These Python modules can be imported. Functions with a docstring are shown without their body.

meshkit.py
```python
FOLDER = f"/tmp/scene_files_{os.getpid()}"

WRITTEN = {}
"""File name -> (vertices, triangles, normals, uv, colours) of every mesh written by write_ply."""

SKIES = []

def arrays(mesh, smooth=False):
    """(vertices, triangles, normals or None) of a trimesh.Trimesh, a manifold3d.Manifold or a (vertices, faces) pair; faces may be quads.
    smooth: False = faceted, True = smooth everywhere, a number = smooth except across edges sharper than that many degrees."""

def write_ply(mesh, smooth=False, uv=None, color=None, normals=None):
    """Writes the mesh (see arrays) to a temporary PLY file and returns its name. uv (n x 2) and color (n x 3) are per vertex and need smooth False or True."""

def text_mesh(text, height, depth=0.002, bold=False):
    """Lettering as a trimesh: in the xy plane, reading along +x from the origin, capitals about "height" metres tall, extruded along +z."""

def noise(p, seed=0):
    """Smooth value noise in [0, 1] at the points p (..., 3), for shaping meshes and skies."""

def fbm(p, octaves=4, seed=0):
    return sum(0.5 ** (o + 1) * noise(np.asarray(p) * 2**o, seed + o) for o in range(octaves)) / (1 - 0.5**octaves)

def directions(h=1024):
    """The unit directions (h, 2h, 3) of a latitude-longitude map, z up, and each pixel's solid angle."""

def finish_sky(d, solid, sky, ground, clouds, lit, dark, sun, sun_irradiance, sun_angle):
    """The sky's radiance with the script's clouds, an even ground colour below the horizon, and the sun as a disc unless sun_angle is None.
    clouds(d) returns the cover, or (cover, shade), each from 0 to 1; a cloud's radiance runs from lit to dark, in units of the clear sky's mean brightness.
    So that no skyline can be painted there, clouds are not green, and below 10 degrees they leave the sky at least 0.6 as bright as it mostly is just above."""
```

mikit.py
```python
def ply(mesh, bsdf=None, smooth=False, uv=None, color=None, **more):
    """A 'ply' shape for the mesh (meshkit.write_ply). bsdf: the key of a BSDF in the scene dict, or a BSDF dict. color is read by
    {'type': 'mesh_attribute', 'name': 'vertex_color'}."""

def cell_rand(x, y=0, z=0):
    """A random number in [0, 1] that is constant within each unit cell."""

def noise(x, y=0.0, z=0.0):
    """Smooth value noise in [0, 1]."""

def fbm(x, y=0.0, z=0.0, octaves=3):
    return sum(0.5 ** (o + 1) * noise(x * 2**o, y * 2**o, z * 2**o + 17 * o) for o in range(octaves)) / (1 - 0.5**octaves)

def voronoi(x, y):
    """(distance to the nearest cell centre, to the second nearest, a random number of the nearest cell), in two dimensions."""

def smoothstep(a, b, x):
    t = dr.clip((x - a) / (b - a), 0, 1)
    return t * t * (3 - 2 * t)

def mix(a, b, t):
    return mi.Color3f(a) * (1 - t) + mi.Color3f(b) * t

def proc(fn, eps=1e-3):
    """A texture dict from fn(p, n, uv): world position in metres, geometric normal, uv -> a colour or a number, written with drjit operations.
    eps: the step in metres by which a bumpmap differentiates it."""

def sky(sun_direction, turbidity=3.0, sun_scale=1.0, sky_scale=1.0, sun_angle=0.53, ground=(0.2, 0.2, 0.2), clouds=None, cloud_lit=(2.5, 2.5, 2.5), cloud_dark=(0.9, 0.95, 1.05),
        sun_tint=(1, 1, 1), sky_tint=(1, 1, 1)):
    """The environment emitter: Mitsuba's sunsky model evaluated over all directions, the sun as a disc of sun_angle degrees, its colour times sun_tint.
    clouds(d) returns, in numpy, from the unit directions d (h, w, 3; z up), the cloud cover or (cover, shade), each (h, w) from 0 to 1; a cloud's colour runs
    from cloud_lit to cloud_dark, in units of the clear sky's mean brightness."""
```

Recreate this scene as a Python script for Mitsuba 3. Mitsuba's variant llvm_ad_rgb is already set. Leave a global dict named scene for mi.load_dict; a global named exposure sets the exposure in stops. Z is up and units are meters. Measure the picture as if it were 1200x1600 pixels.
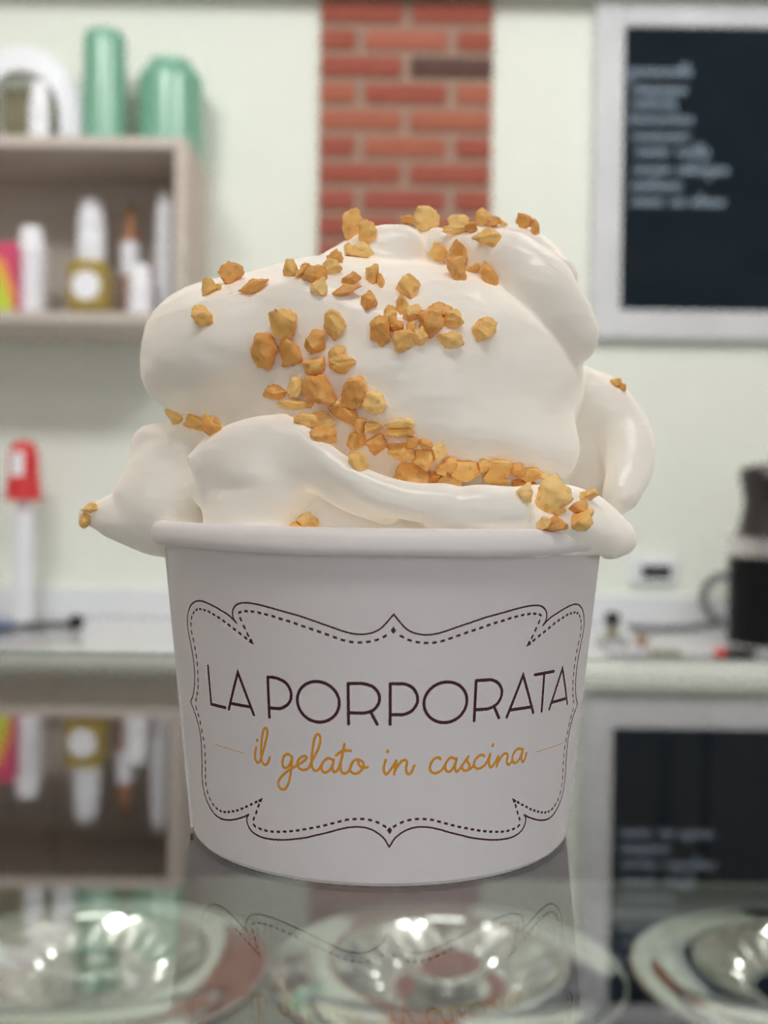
import math, random
import numpy as np, trimesh, shapely
import shapely.geometry as sg, shapely.ops
import mitsuba as mi, mikit, meshkit
from scipy.spatial import cKDTree
from mitsuba import ScalarTransform4f as T

rng = np.random.default_rng(7)
scene, labels = {}, {}

# ------------------------------------------------------------------ camera
F_PX, PITCH, ROLL = 1750.0, 0.0200, 0.0135
CAM = np.array([0.0, -0.2, 0.0599])
_fwd = np.array([0, math.cos(PITCH), -math.sin(PITCH)])
_up0 = np.array([0, math.sin(PITCH), math.cos(PITCH)])
_rt0 = np.array([1.0, 0, 0])
UP = _up0 * math.cos(ROLL) - _rt0 * math.sin(ROLL)
RT = _rt0 * math.cos(ROLL) + _up0 * math.sin(ROLL)
scene['camera'] = {'type': 'thinlens', 'fov': math.degrees(2 * math.atan(600 / F_PX)), 'fov_axis': 'x',
                   'aperture_radius': 0.00115, 'focus_distance': 0.176, 'near_clip': 0.01, 'far_clip': 50.0,
                   'to_world': T().look_at(origin=CAM.tolist(), target=(CAM + _fwd).tolist(), up=UP.tolist())}
exposure = 0.5

# ------------------------------------------------------------------ light
scene['sky'] = mikit.sky((0.3, -0.5, 0.8), turbidity=4.0, sun_scale=0.0, sky_scale=5.2, ground=(0.35, 0.34, 0.32),
                         clouds=lambda d: np.ones(d.shape[:2]) * 0.95, cloud_lit=(1.3, 1.3, 1.3), cloud_dark=(1.1, 1.1, 1.1))
LAMP = 50.0            # radiance of the ceiling lamps
LAMPS = [(0.05, -0.95, 0.12)]   # ceiling panels: place and share of the full power
SPOTS = [(-0.75, 0.62, 0.95), (0.75, 0.62, 1.05)]   # track lamps turned to the shelf wall
SPOT = 29.5


def ray(px, py):
    d = _fwd + RT * ((px - 600) / F_PX) + UP * ((800 - py) / F_PX)
    return d / d[1]


def at(px, py, Y):
    """The point that lies Y metres in front of the camera along the room and shows at a pixel."""
    return CAM + ray(px, py) * Y


def pix(p):
    q = np.asarray(p) - CAM
    d = q @ _fwd
    return np.stack([600 + F_PX * (q @ RT) / d, 800 - F_PX * (q @ UP) / d], -1)


# ------------------------------------------------------------------ helpers
def rgb(*c):
    return {'type': 'rgb', 'value': [float(x) for x in c]}


def srgb(r, g, b):
    return tuple(((c / 255 + 0.055) / 1.055) ** 2.4 if c > 10 else c / 255 / 12.92 for c in (r, g, b))


def mat(key, color, rough=0.5, spec=0.5, **kw):
    d = {'type': 'principled', 'roughness': float(rough), 'specular': float(spec)}
    d['base_color'] = color if isinstance(color, dict) else rgb(*color)
    d.update(kw)
    scene[key] = {'type': 'twosided', 'bsdf': d}
    return key


def numbered(key):
    if key not in labels and not any(k == key or k.startswith(key + '__') for k in scene):
        return key
    i = 1
    while f'{key}_{i:03d}' in labels or f'{key}_{i:03d}' in scene or any(k.startswith(f'{key}_{i:03d}__') for k in scene):
        i += 1
    return f'{key}_{i:03d}'


def thing(name, label, cat=None, group=None, kind=None):
    key = numbered(name)
    labels[key] = {'label': label}
    if cat:
        labels[key]['category'] = cat
    if group:
        labels[key]['group'] = group
    if kind:
        labels[key]['kind'] = kind
    return key


_count = {}


def part(parent, name, mesh, bsdf, smooth=30, label=None, kind=None, **kw):
    base = f'{parent}__{name}'
    n = _count.get(base, 0)
    _count[base] = n + 1
    key = base if n == 0 else f'{base}_{n:03d}'
    scene[key] = mesh if isinstance(mesh, dict) else mikit.ply(mesh, bsdf, smooth, **kw)
    if label or kind:
        labels[key] = {k: v for k, v in (('label', label), ('kind', kind)) if v}
    return key


def whole(key, mesh, bsdf, smooth=30):
    scene[key] = mesh if isinstance(mesh, dict) else mikit.ply(mesh, bsdf, smooth)
    return key


def box(lo, hi, bevel=0.0):
    lo, hi = np.minimum(lo, hi), np.maximum(lo, hi)
    if bevel <= 0:
        m = trimesh.creation.box(extents=hi - lo)
        m.apply_translation((lo + hi) / 2)
        return m
    b = min(bevel, 0.45 * (hi - lo).min())
    pts = []
    for s in np.ndindex(2, 2, 2):
        c = np.where(np.array(s) == 1, hi, lo)
        d = np.where(np.array(s) == 1, -b, b)
        for k in range(3):
            e = d.copy()
            e[k] = 0
            pts.append(c + e)
    return trimesh.convex.convex_hull(np.array(pts))


def lathe(profile, n=64, center=(0, 0, 0)):
    prof = np.asarray(profile, float)
    m = trimesh.creation.revolve(prof, sections=n)
    m.apply_translation(center)
    return m


def tube(points, r, n=12, caps=True):
    p = np.asarray(points, float)
    r = np.broadcast_to(np.asarray(r, float), (len(p),))
    t = np.gradient(p, axis=0)
    t /= np.linalg.norm(t, axis=1, keepdims=True) + 1e-12
    a = np.cross(t[0], [0, 0, 1.0] if abs(t[0][2]) < 0.9 else [1.0, 0, 0])
    a /= np.linalg.norm(a)
    rings = []
    for i in range(len(p)):
        a = a - t[i] * (a @ t[i])
        a /= np.linalg.norm(a)
        b = np.cross(t[i], a)
        ang = np.arange(n) * 2 * np.pi / n
        rings.append(p[i] + r[i] * (np.cos(ang)[:, None] * a + np.sin(ang)[:, None] * b))
    v = np.vstack(rings + [p[:1], p[-1:]])
    f = []
    for i in range(len(p) - 1):
        for j in range(n):
            k = (j + 1) % n
            f += [[i * n + j, i * n + k, (i + 1) * n + k], [i * n + j, (i + 1) * n + k, (i + 1) * n + j]]
    if caps:
        e = (len(p) - 1) * n
        for j in range(n):
            k = (j + 1) % n
            f += [[len(p) * n, k, j], [len(p) * n + 1, e + j, e + k]]
    return trimesh.Trimesh(v, f, process=False)


def spline(pts, n=8, closed=False):
    """Catmull-Rom through the points (centripetal-ish, uniform)."""
    p = np.asarray(pts, float)
    if closed:
        q = np.vstack([p[-1], p, p[0], p[1]])
    else:
        q = np.vstack([2 * p[0] - p[1], p, 2 * p[-1] - p[-2]])
    out = []
    t = np.linspace(0, 1, n, endpoint=False)[:, None]
    for i in range(1, len(q) - 2):
        a, b, c, d = q[i - 1], q[i], q[i + 1], q[i + 2]
        out.append(0.5 * (2 * b + (c - a) * t + (2 * a - 5 * b + 4 * c - d) * t ** 2 + (3 * b - a - 3 * c + d) * t ** 3))
    if not closed:
        out.append(p[-1:])
    return np.vstack(out)


def cat(*ms):
    return trimesh.util.concatenate(list(ms))


# ------------------------------------------------------------------ materials
def wall_paint(p, n, uv):
    f = mikit.fbm(p[0] * 5, p[1] * 5, p[2] * 5)
    return mikit.mix((0.765, 0.81, 0.735), (0.795, 0.835, 0.765), f)


mat('m_wall', mikit.proc(wall_paint), 0.85, 0.2)
mat('m_warm_wall', (0.80, 0.76, 0.71), 0.85, 0.2)
mat('m_ceiling', (0.84, 0.80, 0.765), 0.9, 0.2)


def floor_tile(p, n, uv):
    f = mikit.fbm(p[0] * 3, p[1] * 3, 0)
    return mikit.mix((0.24, 0.17, 0.13), (0.30, 0.22, 0.17), f)


mat('m_floor', mikit.proc(floor_tile), 0.5)
mat('m_dark_cabinet', (0.013, 0.012, 0.011), 0.55, 0.3)
mat('m_mortar', (0.36, 0.255, 0.20), 0.95, 0.1)


def brick_fn(a, b):
    def fn(p, n, uv):
        f = mikit.fbm(p[0] * 60, p[1] * 60, p[2] * 90)
        return mikit.mix(a, b, f)
    return mikit.proc(fn)


mat('m_brick_red', brick_fn((0.37, 0.115, 0.082), (0.28, 0.075, 0.055)), 0.9, 0.15)
mat('m_brick_orange', brick_fn((0.41, 0.150, 0.095), (0.34, 0.110, 0.075)), 0.9, 0.15)
mat('m_brick_pale', brick_fn((0.45, 0.165, 0.115), (0.36, 0.110, 0.080)), 0.9, 0.15)
mat('m_brick_dark', brick_fn((0.16, 0.085, 0.070), (0.060, 0.045, 0.042)), 0.9, 0.15)


def oak(p, n, uv):
    g = mikit.fbm(p[0] * 4, p[1] * 30, p[2] * 55)
    return mikit.mix((0.46, 0.41, 0.36), (0.575, 0.525, 0.48), g)


mat('m_shelf_wood', mikit.proc(oak), 0.6, 0.3)


def framewood(p, n, uv):
    g = mikit.fbm(p[0] * 18, p[1] * 18, p[2] * 9)
    return mikit.mix((0.54, 0.56, 0.585), (0.66, 0.68, 0.71), g)


mat('m_frame_wood', mikit.proc(framewood), 0.6, 0.3)


def slate(p, n, uv):
    g = mikit.fbm(p[0] * 12, p[1] * 12, p[2] * 12)
    return mikit.mix((0.008, 0.014, 0.020), (0.013, 0.020, 0.026), g)


mat('m_slate', mikit.proc(slate), 0.85, 0.08)
mat('m_chalk', (0.28, 0.36, 0.45), 0.95, 0.1)
mat('m_white_plastic', (0.80, 0.83, 0.885), 0.35, 0.5)
mat('m_white_paper', (0.86, 0.88, 0.93), 0.55, 0.3)
mat('m_black_plastic', (0.006, 0.007, 0.008), 0.4, 0.15)
mat('m_smoky', (0.028, 0.022, 0.022), 0.25, 0.5)
mat('m_grey_rubber', (0.14, 0.15, 0.16), 0.6, 0.3)
mat('m_green_enamel', (0.17, 0.39, 0.285), 0.28, 0.6, clearcoat=0.3, clearcoat_gloss=0.8)
mat('m_red_plastic', (0.62, 0.030, 0.035), 0.3, 0.5)
mat('m_honey', (0.34, 0.255, 0.05), 0.15, 0.5)
mat('m_copper', (0.33, 0.14, 0.06), 0.4, 0.5)
mat('m_olive', (0.20, 0.19, 0.12), 0.7, 0.2)
mat('m_pink', (0.62, 0.07, 0.16), 0.45, 0.4)
mat('m_lime', (0.52, 0.62, 0.06), 0.45, 0.4)
mat('m_orange', (0.80, 0.36, 0.08), 0.45, 0.4)
mat('m_cork', (0.30, 0.17, 0.08), 0.8, 0.2)
mat('m_blue_plastic', (0.10, 0.16, 0.38), 0.35, 0.5)
scene['m_steel'] = {'type': 'twosided', 'bsdf': {'type': 'roughconductor', 'material': 'none', 'alpha': 0.004,
                    'specular_reflectance': rgb(0.20, 0.21, 0.19)}}
scene['m_lid_steel'] = {'type': 'twosided', 'bsdf': {'type': 'roughconductor', 'material': 'none', 'alpha': 0.006,
                        'specular_reflectance': rgb(0.58, 0.615, 0.57)}}
scene['m_satin_steel'] = {'type': 'twosided', 'bsdf': {'type': 'roughconductor', 'material': 'none', 'alpha': 0.17,
                          'specular_reflectance': rgb(0.80, 0.81, 0.82)}}
mat('m_worktop', (0.46, 0.47, 0.485), 0.16, 0.5, clearcoat=0.4, clearcoat_gloss=0.9)
mat('m_upstand', (0.74, 0.775, 0.80), 0.4, 0.4)
mat('m_counter_mat', (0.24, 0.24, 0.235), 0.5, 0.3)
mat('m_glass_edge', (0.20, 0.30, 0.27), 0.2, 0.5)
scene['m_glass'] = {'type': 'thindielectric', 'int_ior': 1.52, 'ext_ior': 1.0,
                    'specular_transmittance': rgb(0.90, 0.935, 0.915)}


def gelato_fn(p, n, uv):
    f = mikit.fbm(p[0] * 180, p[1] * 180, p[2] * 260)
    return mikit.mix((0.955, 0.905, 0.815), (0.965, 0.925, 0.85), f)


mat('m_gelato', mikit.proc(gelato_fn), 0.36, 0.5, clearcoat=0.9, clearcoat_gloss=0.95, flatness=0.4)
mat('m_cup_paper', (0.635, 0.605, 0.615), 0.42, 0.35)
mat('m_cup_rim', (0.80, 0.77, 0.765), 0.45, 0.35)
mat('m_print_maroon', (0.048, 0.009, 0.015), 0.5, 0.3)
mat('m_print_orange', (0.60, 0.26, 0.025), 0.5, 0.3)


def nut_fn(dark, light):
    def fn(p, n, uv):
        f = mikit.fbm(p[0] * 420, p[1] * 420, p[2] * 420)
        g = mikit.smoothstep(0.60, 0.78, mikit.noise(p[0] * 900, p[1] * 900, p[2] * 900 + 7))
        return mikit.mix(mikit.mix(dark, light, f), tuple(0.55 * c for c in dark), 0.35 * g)
    return mikit.proc(fn)


mat('m_nut_golden', nut_fn((0.80, 0.41, 0.100), (0.95, 0.63, 0.220)), 0.42, 0.45, clearcoat=0.25, clearcoat_gloss=0.7)
mat('m_nut_brown', nut_fn((0.68, 0.29, 0.065), (0.88, 0.48, 0.135)), 0.42, 0.45, clearcoat=0.25, clearcoat_gloss=0.7)
mat('m_nut_pale', nut_fn((0.88, 0.52, 0.155), (0.96, 0.71, 0.300)), 0.42, 0.45, clearcoat=0.25, clearcoat_gloss=0.7)

# ------------------------------------------------------------------ room
WALL_Y = 2.35
ZF, ZC = -1.20, 1.75
X0, X1, YF = -2.4, 2.4, -2.6


def structure(key, mesh, bsdf, label=None, smooth=30):
    whole(key, mesh, bsdf, smooth)
    labels[key] = {'kind': 'structure'}
    if label:
        labels[key]['label'] = label
    return key


structure('wall_back', box((X0, WALL_Y, ZF), (X1, WALL_Y + 0.1, ZC)), 'm_wall', 'pale cream painted wall behind the counter')
structure('wall_left', box((X0 - 0.1, YF - 0.1, ZF), (X0, WALL_Y + 0.1, ZC)), 'm_warm_wall')
VY0, VY1, VZ0, VZ1 = -1.9, 0.1, -0.3, 1.4
structure('wall_right', cat(box((X1, YF - 0.1, ZF), (X1 + 0.1, WALL_Y + 0.1, VZ0)), box((X1, YF - 0.1, VZ1), (X1 + 0.1, WALL_Y + 0.1, ZC)),
                            box((X1, YF - 0.1, VZ0), (X1 + 0.1, VY0, VZ1)), box((X1, VY1, VZ0), (X1 + 0.1, WALL_Y + 0.1, VZ1))), 'm_warm_wall')
structure('window_2', cat(*[box((X1 + 0.02, yy, VZ0), (X1 + 0.07, yy + 0.06, VZ1)) for yy in (VY0, -0.93, VY1 - 0.06)],
                          *[box((X1 + 0.02, VY0, zz), (X1 + 0.07, VY1, zz + 0.06)) for zz in (VZ0, VZ1 - 0.06)]), 'm_frame_wood', 'side window frame in the right wall')
structure('floor', box((X0 - 0.1, YF - 0.1, ZF - 0.1), (X1 + 0.1, WALL_Y + 0.1, ZF)), 'm_floor')
structure('ceiling', box((X0 - 0.1, YF - 0.1, ZC), (X1 + 0.1, WALL_Y + 0.1, ZC + 0.1)), 'm_ceiling')
WZ0, WZ1, WX0 = -0.35, 1.45, -2.1
structure('wall_front', cat(box((X0, YF - 0.1, ZF), (X1, YF, WZ0)), box((X0, YF - 0.1, WZ1), (X1, YF, ZC)),
                            box((X0, YF - 0.1, WZ0), (WX0, YF, WZ1)), box((X1 - 0.25, YF - 0.1, WZ0), (X1, YF, WZ1))), 'm_warm_wall')
wf = []
for xx in (WX0, 0.1, X1 - 0.31):
    wf.append(box((xx, YF - 0.07, WZ0), (xx + 0.06, YF - 0.02, WZ1)))
for zz in (WZ0, WZ1 - 0.06):
    wf.append(box((WX0, YF - 0.07, zz), (X1 - 0.25, YF - 0.02, zz + 0.06)))
structure('window_1', cat(*wf), 'm_frame_wood', 'shop window frame across the room')

structure('trim_2', box((X0, WALL_Y - 0.19, 1.186), (X1, WALL_Y, 1.226), 0.004), 'm_frame_wood', 'wooden ledge running along the wall above the picture')
for i, (lx, ly, pw) in enumerate(LAMPS):
    k = thing('ceiling_lamp', 'long ceiling lamp panel over the room', 'lamp', 'ceiling lamps')
    part(k, 'housing', box((lx - 0.67, ly - 0.22, ZC - 0.05), (lx + 0.67, ly + 0.22, ZC - 0.012), 0.004), 'm_white_plastic')
    d = mikit.ply(trimesh.Trimesh([[lx - 0.65, ly - 0.2, ZC - 0.052], [lx + 0.65, ly - 0.2, ZC - 0.052], [lx + 0.65, ly + 0.2, ZC - 0.052], [lx - 0.65, ly + 0.2, ZC - 0.052]],
                                  [[0, 2, 1], [0, 3, 2]], process=False), 'm_white_plastic')
    d['emitter'] = {'type': 'area', 'radiance': rgb(LAMP * pw, LAMP * pw * 0.98, LAMP * pw * 0.95)}
    part(k, 'diffuser', d, None)

for (lx, ly, pw) in SPOTS:
    k = thing('track_lamp', 'rectangular ceiling track lamp aimed at ' + ('the wall shelf' if lx < 0 else 'the chalkboard'), 'lamp', 'track lamps')
    c, aim = np.array([lx, ly, ZC - 0.16]), np.array([lx * 0.9, WALL_Y, 0.80])
    nz = (aim - c) / np.linalg.norm(aim - c)
    nx_ = np.cross(nz, [0, 0, 1.0]); nx_ /= np.linalg.norm(nx_)
    ny_ = np.cross(nz, nx_)
    M = np.eye(4); M[:3, 0], M[:3, 1], M[:3, 2], M[:3, 3] = nx_, ny_, nz, c
    hb_ = box((-0.27, -0.14, -0.06), (0.27, 0.14, -0.002), 0.006)
    hb_.apply_transform(M)
    part(k, 'housing', hb_, 'm_white_plastic')
    part(k, 'arm', tube([c - nz * 0.05, c - nz * 0.05 + (0, 0, 0.02), (lx, ly - 0.045, ZC - 0.001)], 0.012), 'm_white_plastic')
    fm = trimesh.Trimesh([[-0.25, -0.12, 0], [0.25, -0.12, 0], [0.25, 0.12, 0], [-0.25, 0.12, 0]], [[0, 1, 2], [0, 2, 3]], process=False)
    fm.apply_transform(M)
    d = mikit.ply(fm, 'm_white_plastic')
    d['emitter'] = {'type': 'area', 'radiance': rgb(SPOT * pw, SPOT * pw * 0.985, SPOT * pw * 0.965)}
    part(k, 'diffuser', d, None)

# brick column, every brick a part
bx0, bx1 = at(500, 200, 2.545)[0], at(767, 200, 2.545)[0]
labels['brick_pillar'] = {'kind': 'structure', 'label': 'red brick pillar strip set in the pale wall'}
part('brick_pillar', 'mortar', box((bx0, WALL_Y - 0.012, -0.2), (bx1, WALL_Y + 0.001, ZC - 0.001)), 'm_mortar')
pitch = 41.0 / F_PX * 2.545
bh = 0.0425
zrow = at(620, 21, 2.535)[2]
wid = bx1 - bx0
row = -14
SPECIAL = {}
tone = random.Random(5)
while True:
    zc = zrow + row * pitch
    if zc + bh / 2 > ZC - 0.01:
        break
    if zc - bh / 2 > -0.16:
        odd = (row % 2 != 0)
        j = 0.021
        if not odd:
            w = (wid - j) / 2
            segs = [(0, w), (w + j, wid)]
        else:
            s = 0.079
            segs = [(0, s), (s + j, wid - s - j - 0.002), (wid - s, wid)]
        for q, (a, b) in enumerate(segs):
            m = tone.choice(['m_brick_red', 'm_brick_red', 'm_brick_orange', 'm_brick_pale'])
            if row == -2 and q == 1:
                m = 'm_brick_dark'
            if row == 1 and q == 1:
                m = 'm_brick_dark'
            if row == 0 or row == -6:
                m = 'm_brick_red'
            if row == -3:
                m = ['m_brick_orange', 'm_brick_red', 'm_brick_orange'][q]
            pr = 0.020 + 0.003 * tone.random()
            part('brick_pillar', 'brick', box((bx0 + a, WALL_Y - pr, zc - bh / 2), (bx0 + b, WALL_Y - 0.006, zc + bh / 2), 0.004), m, smooth=False)
    row += 1

# ------------------------------------------------------------------ back counter
ZW = at(300, 964, 2.55)[2]
k = thing('back_counter', 'long glossy white worktop on dark cabinets against the pale wall', 'counter')
part(k, 'worktop', box((-1.7, 1.675, ZW - 0.016), (1.7, WALL_Y - 0.001, ZW), 0.003), 'm_worktop', label='glossy white worktop')
structure('trim_1', box((-1.7, WALL_Y - 0.03, ZW + 0.0005), (1.7, WALL_Y - 0.001, at(300, 920, 2.54)[2]), 0.003), 'm_upstand', 'low white upstand along the foot of the wall')
part(k, 'carcass', box((-1.68, 1.72, ZF + 0.1), (1.68, WALL_Y - 0.002, ZW - 0.016)), 'm_dark_cabinet')
for i in range(6):
    xa = -1.66 + i * 0.555
    d = part(k, 'door', box((xa, 1.70, ZF + 0.12), (xa + 0.545, 1.72, ZW - 0.03), 0.003), 'm_dark_cabinet', label='dark cabinet door')
    part(d, 'handle', tube([(xa + 0.48, 1.702, ZW - 0.12), (xa + 0.48, 1.68, ZW - 0.12), (xa + 0.48, 1.68, ZW - 0.26), (xa + 0.48, 1.702, ZW - 0.26)], 0.005), 'm_black_plastic')
part(k, 'plinth', box((-1.66, 1.74, ZF), (1.66, WALL_Y - 0.01, ZF + 0.1)), 'm_black_plastic')

# ------------------------------------------------------------------ display case with glass top
ZD = -0.2256
GY0, GY1, GX = -0.26, 0.200, 0.72
k = thing('display_case', 'gelato display case with a clear glass top and polished steel deck', 'display case')
g = trimesh.Trimesh([[-GX, GY0, 0], [GX, GY0, 0], [GX, GY1, 0], [-GX, GY1, 0]], [[0, 1, 2], [0, 2, 3]], process=False)
part(k, 'glass_top', g, 'm_glass', smooth=False, label='clear glass top pane')
part(k, 'glass_edge', box((-GX, GY1, -0.0012), (GX, GY1 + 0.0012, 0.0002)), 'm_glass_edge', label='greenish polished edge of the glass')
LIDS = [(-0.170, 0.457, 'round steel container lid with fluted hollow under the glass, left of the cup'),
        (0.041, 0.458, 'round steel container lid with fluted hollow under the glass, directly below the cup'),
        (0.256, 0.455, 'round steel container lid with fluted hollow under the glass, right of the cup')]
deck = box((-GX, GY0 + 0.02, ZD - 0.03), (GX, 0.622, ZD), 0.004)
for (lx, ly, _) in LIDS:
    c = trimesh.creation.cylinder(radius=0.096, height=0.1, sections=96)
    c.apply_translation((lx, ly, ZD))
    deck = trimesh.boolean.difference([deck, c], engine='manifold')
part(k, 'deck', deck, 'm_steel', label='mirror polished steel deck with round wells')
part(k, 'front_panel', box((-GX, GY0, ZF + 0.02), (GX, GY0 + 0.02, -0.012)), 'm_white_plastic')
for sx in (-1, 1):
    part(k, 'side_panel', box((sx * GX, GY0, ZF + 0.02), (sx * (GX + 0.02), 0.622, ZD), 0.002), 'm_satin_steel')
    part(k, 'glass_bracket', box((sx * (GX - 0.01), GY1 - 0.05, ZD), (sx * (GX + 0.012), GY1 - 0.01, 0.003), 0.002), 'm_satin_steel')
part(k, 'body', box((-GX + 0.01, GY0 + 0.03, ZF + 0.1), (GX - 0.01, 0.60, ZD - 0.10)), 'm_dark_cabinet')
part(k, 'plinth', box((-GX + 0.03, GY0 + 0.05, ZF), (GX - 0.03, 0.57, ZF + 0.1)), 'm_black_plastic')


def fluted(r0, z0, r1, z1, n=30, amp=0.0022, rings=10):
    na = n * 10
    th = np.arange(na) * 2 * np.pi / na
    v, f = [], []
    for i in range(rings + 1):
        t = i / rings
        w = math.sin(math.pi * min(1, max(0, t * 1.15 - 0.05))) ** 0.6 if 0 < t < 1 else 0
        rr = r0 + (r1 - r0) * t
        zz = z0 + (z1 - z0) * (1 - (1 - t) ** 1.6)
        a = amp * w
        rad = rr + a * np.cos(n * th)
        v.append(np.stack([rad * np.cos(th), rad * np.sin(th), np.full(na, zz) + 0.6 * a * np.cos(n * th)], 1))
    for i in range(rings):
        j = np.arange(na)
        k2 = (j + 1) % na
        f.append(np.stack([i * na + j, i * na + k2, (i + 1) * na + k2], 1))
        f.append(np.stack([i * na + j, (i + 1) * na + k2, (i + 1) * na + j], 1))
    return trimesh.Trimesh(np.vstack(v), np.vstack(f), process=False)


def arc_profile(pts, n=6):
    return spline(pts, n)


R = 0.105
flange = arc_profile([(R - 0.001, 0.0002), (R, 0.0014), (R - 0.0012, 0.0026), (R - 0.010, 0.0040), (0.085, 0.0064), (0.0715, 0.0082), (0.0672, 0.0078), (0.0655, 0.0060)])
bowl_m = cat(fluted(0.0655, 0.0060, 0.0335, -0.0080, n=22, amp=0.0058, rings=16), lathe([(0.0335, -0.0080), (0.030, -0.0088), (0.0190, -0.0085)], 96))
knob_prof = arc_profile([(0.0185, -0.0086), (0.0180, -0.004), (0.0195, -0.0015), (0.0235, 0.0012), (0.0248, 0.0032), (0.0235, 0.0052), (0.0200, 0.0058)]).tolist() + [(0.0165, 0.0050), (0.0, 0.0044)]
flange_d = mikit.ply(lathe(flange, 128), 'm_lid_steel', True)
bowl_d = mikit.ply(bowl_m, 'm_lid_steel', 60)
knob_d = mikit.ply(lathe(knob_prof, 64), 'm_lid_steel', 40)
for (lx, ly, lab) in LIDS:
    k = thing('container_lid', lab, 'lid', 'steel lids on the deck')
    tw = T().translate([lx, ly, ZD])
    for nm, d in (('flange', flange_d), ('fluted_bowl', bowl_d), ('knob', knob_d)):
        part(k, nm, {**d, 'to_world': tw}, None)

# ------------------------------------------------------------------ the paper cup
RB, SL = 0.0330, (0.0381 - 0.0330) / 0.050


def cone_r(z):
    return RB + SL * z


k = CUP = thing('gelato_cup', 'white paper gelato cup printed LA PORPORATA standing on the glass top', 'cup')
wall_o = [(RB - 0.0006, 0.0001), (RB, 0.0008)] + [(cone_r(z), z) for z in np.linspace(0.003, 0.0508, 14)]
wall_i = [(cone_r(z) - 0.0006, z) for z in np.linspace(0.0508, 0.0005, 14)]
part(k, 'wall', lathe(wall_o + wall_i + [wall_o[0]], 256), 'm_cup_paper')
part(k, 'base', lathe([(0, 0.0030), (RB - 0.0008, 0.0030), (RB - 0.0008, 0.0034), (0, 0.0034)], 128), 'm_cup_paper')
LIP_R, LIP_Z = 0.0389, 0.0523
ang = np.linspace(0, 2 * np.pi, 25)[:-1]
lip = [(LIP_R + 0.00195 * np.sign(math.cos(a)) * abs(math.cos(a)) ** 0.85, LIP_Z + 0.00205 * np.sign(math.sin(a)) * abs(math.sin(a)) ** 0.85) for a in ang]
lm = lathe(lip + [lip[0]], 256)
v = np.array(lm.vertices)
th = np.arctan2(v[:, 1], v[:, 0])
v[:, 2] += np.where(v[:, 2] < LIP_Z, 0.00018 * np.sin(5 * th + 1.0) * np.sin(2 * th), 0)
lm.vertices = v
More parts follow.
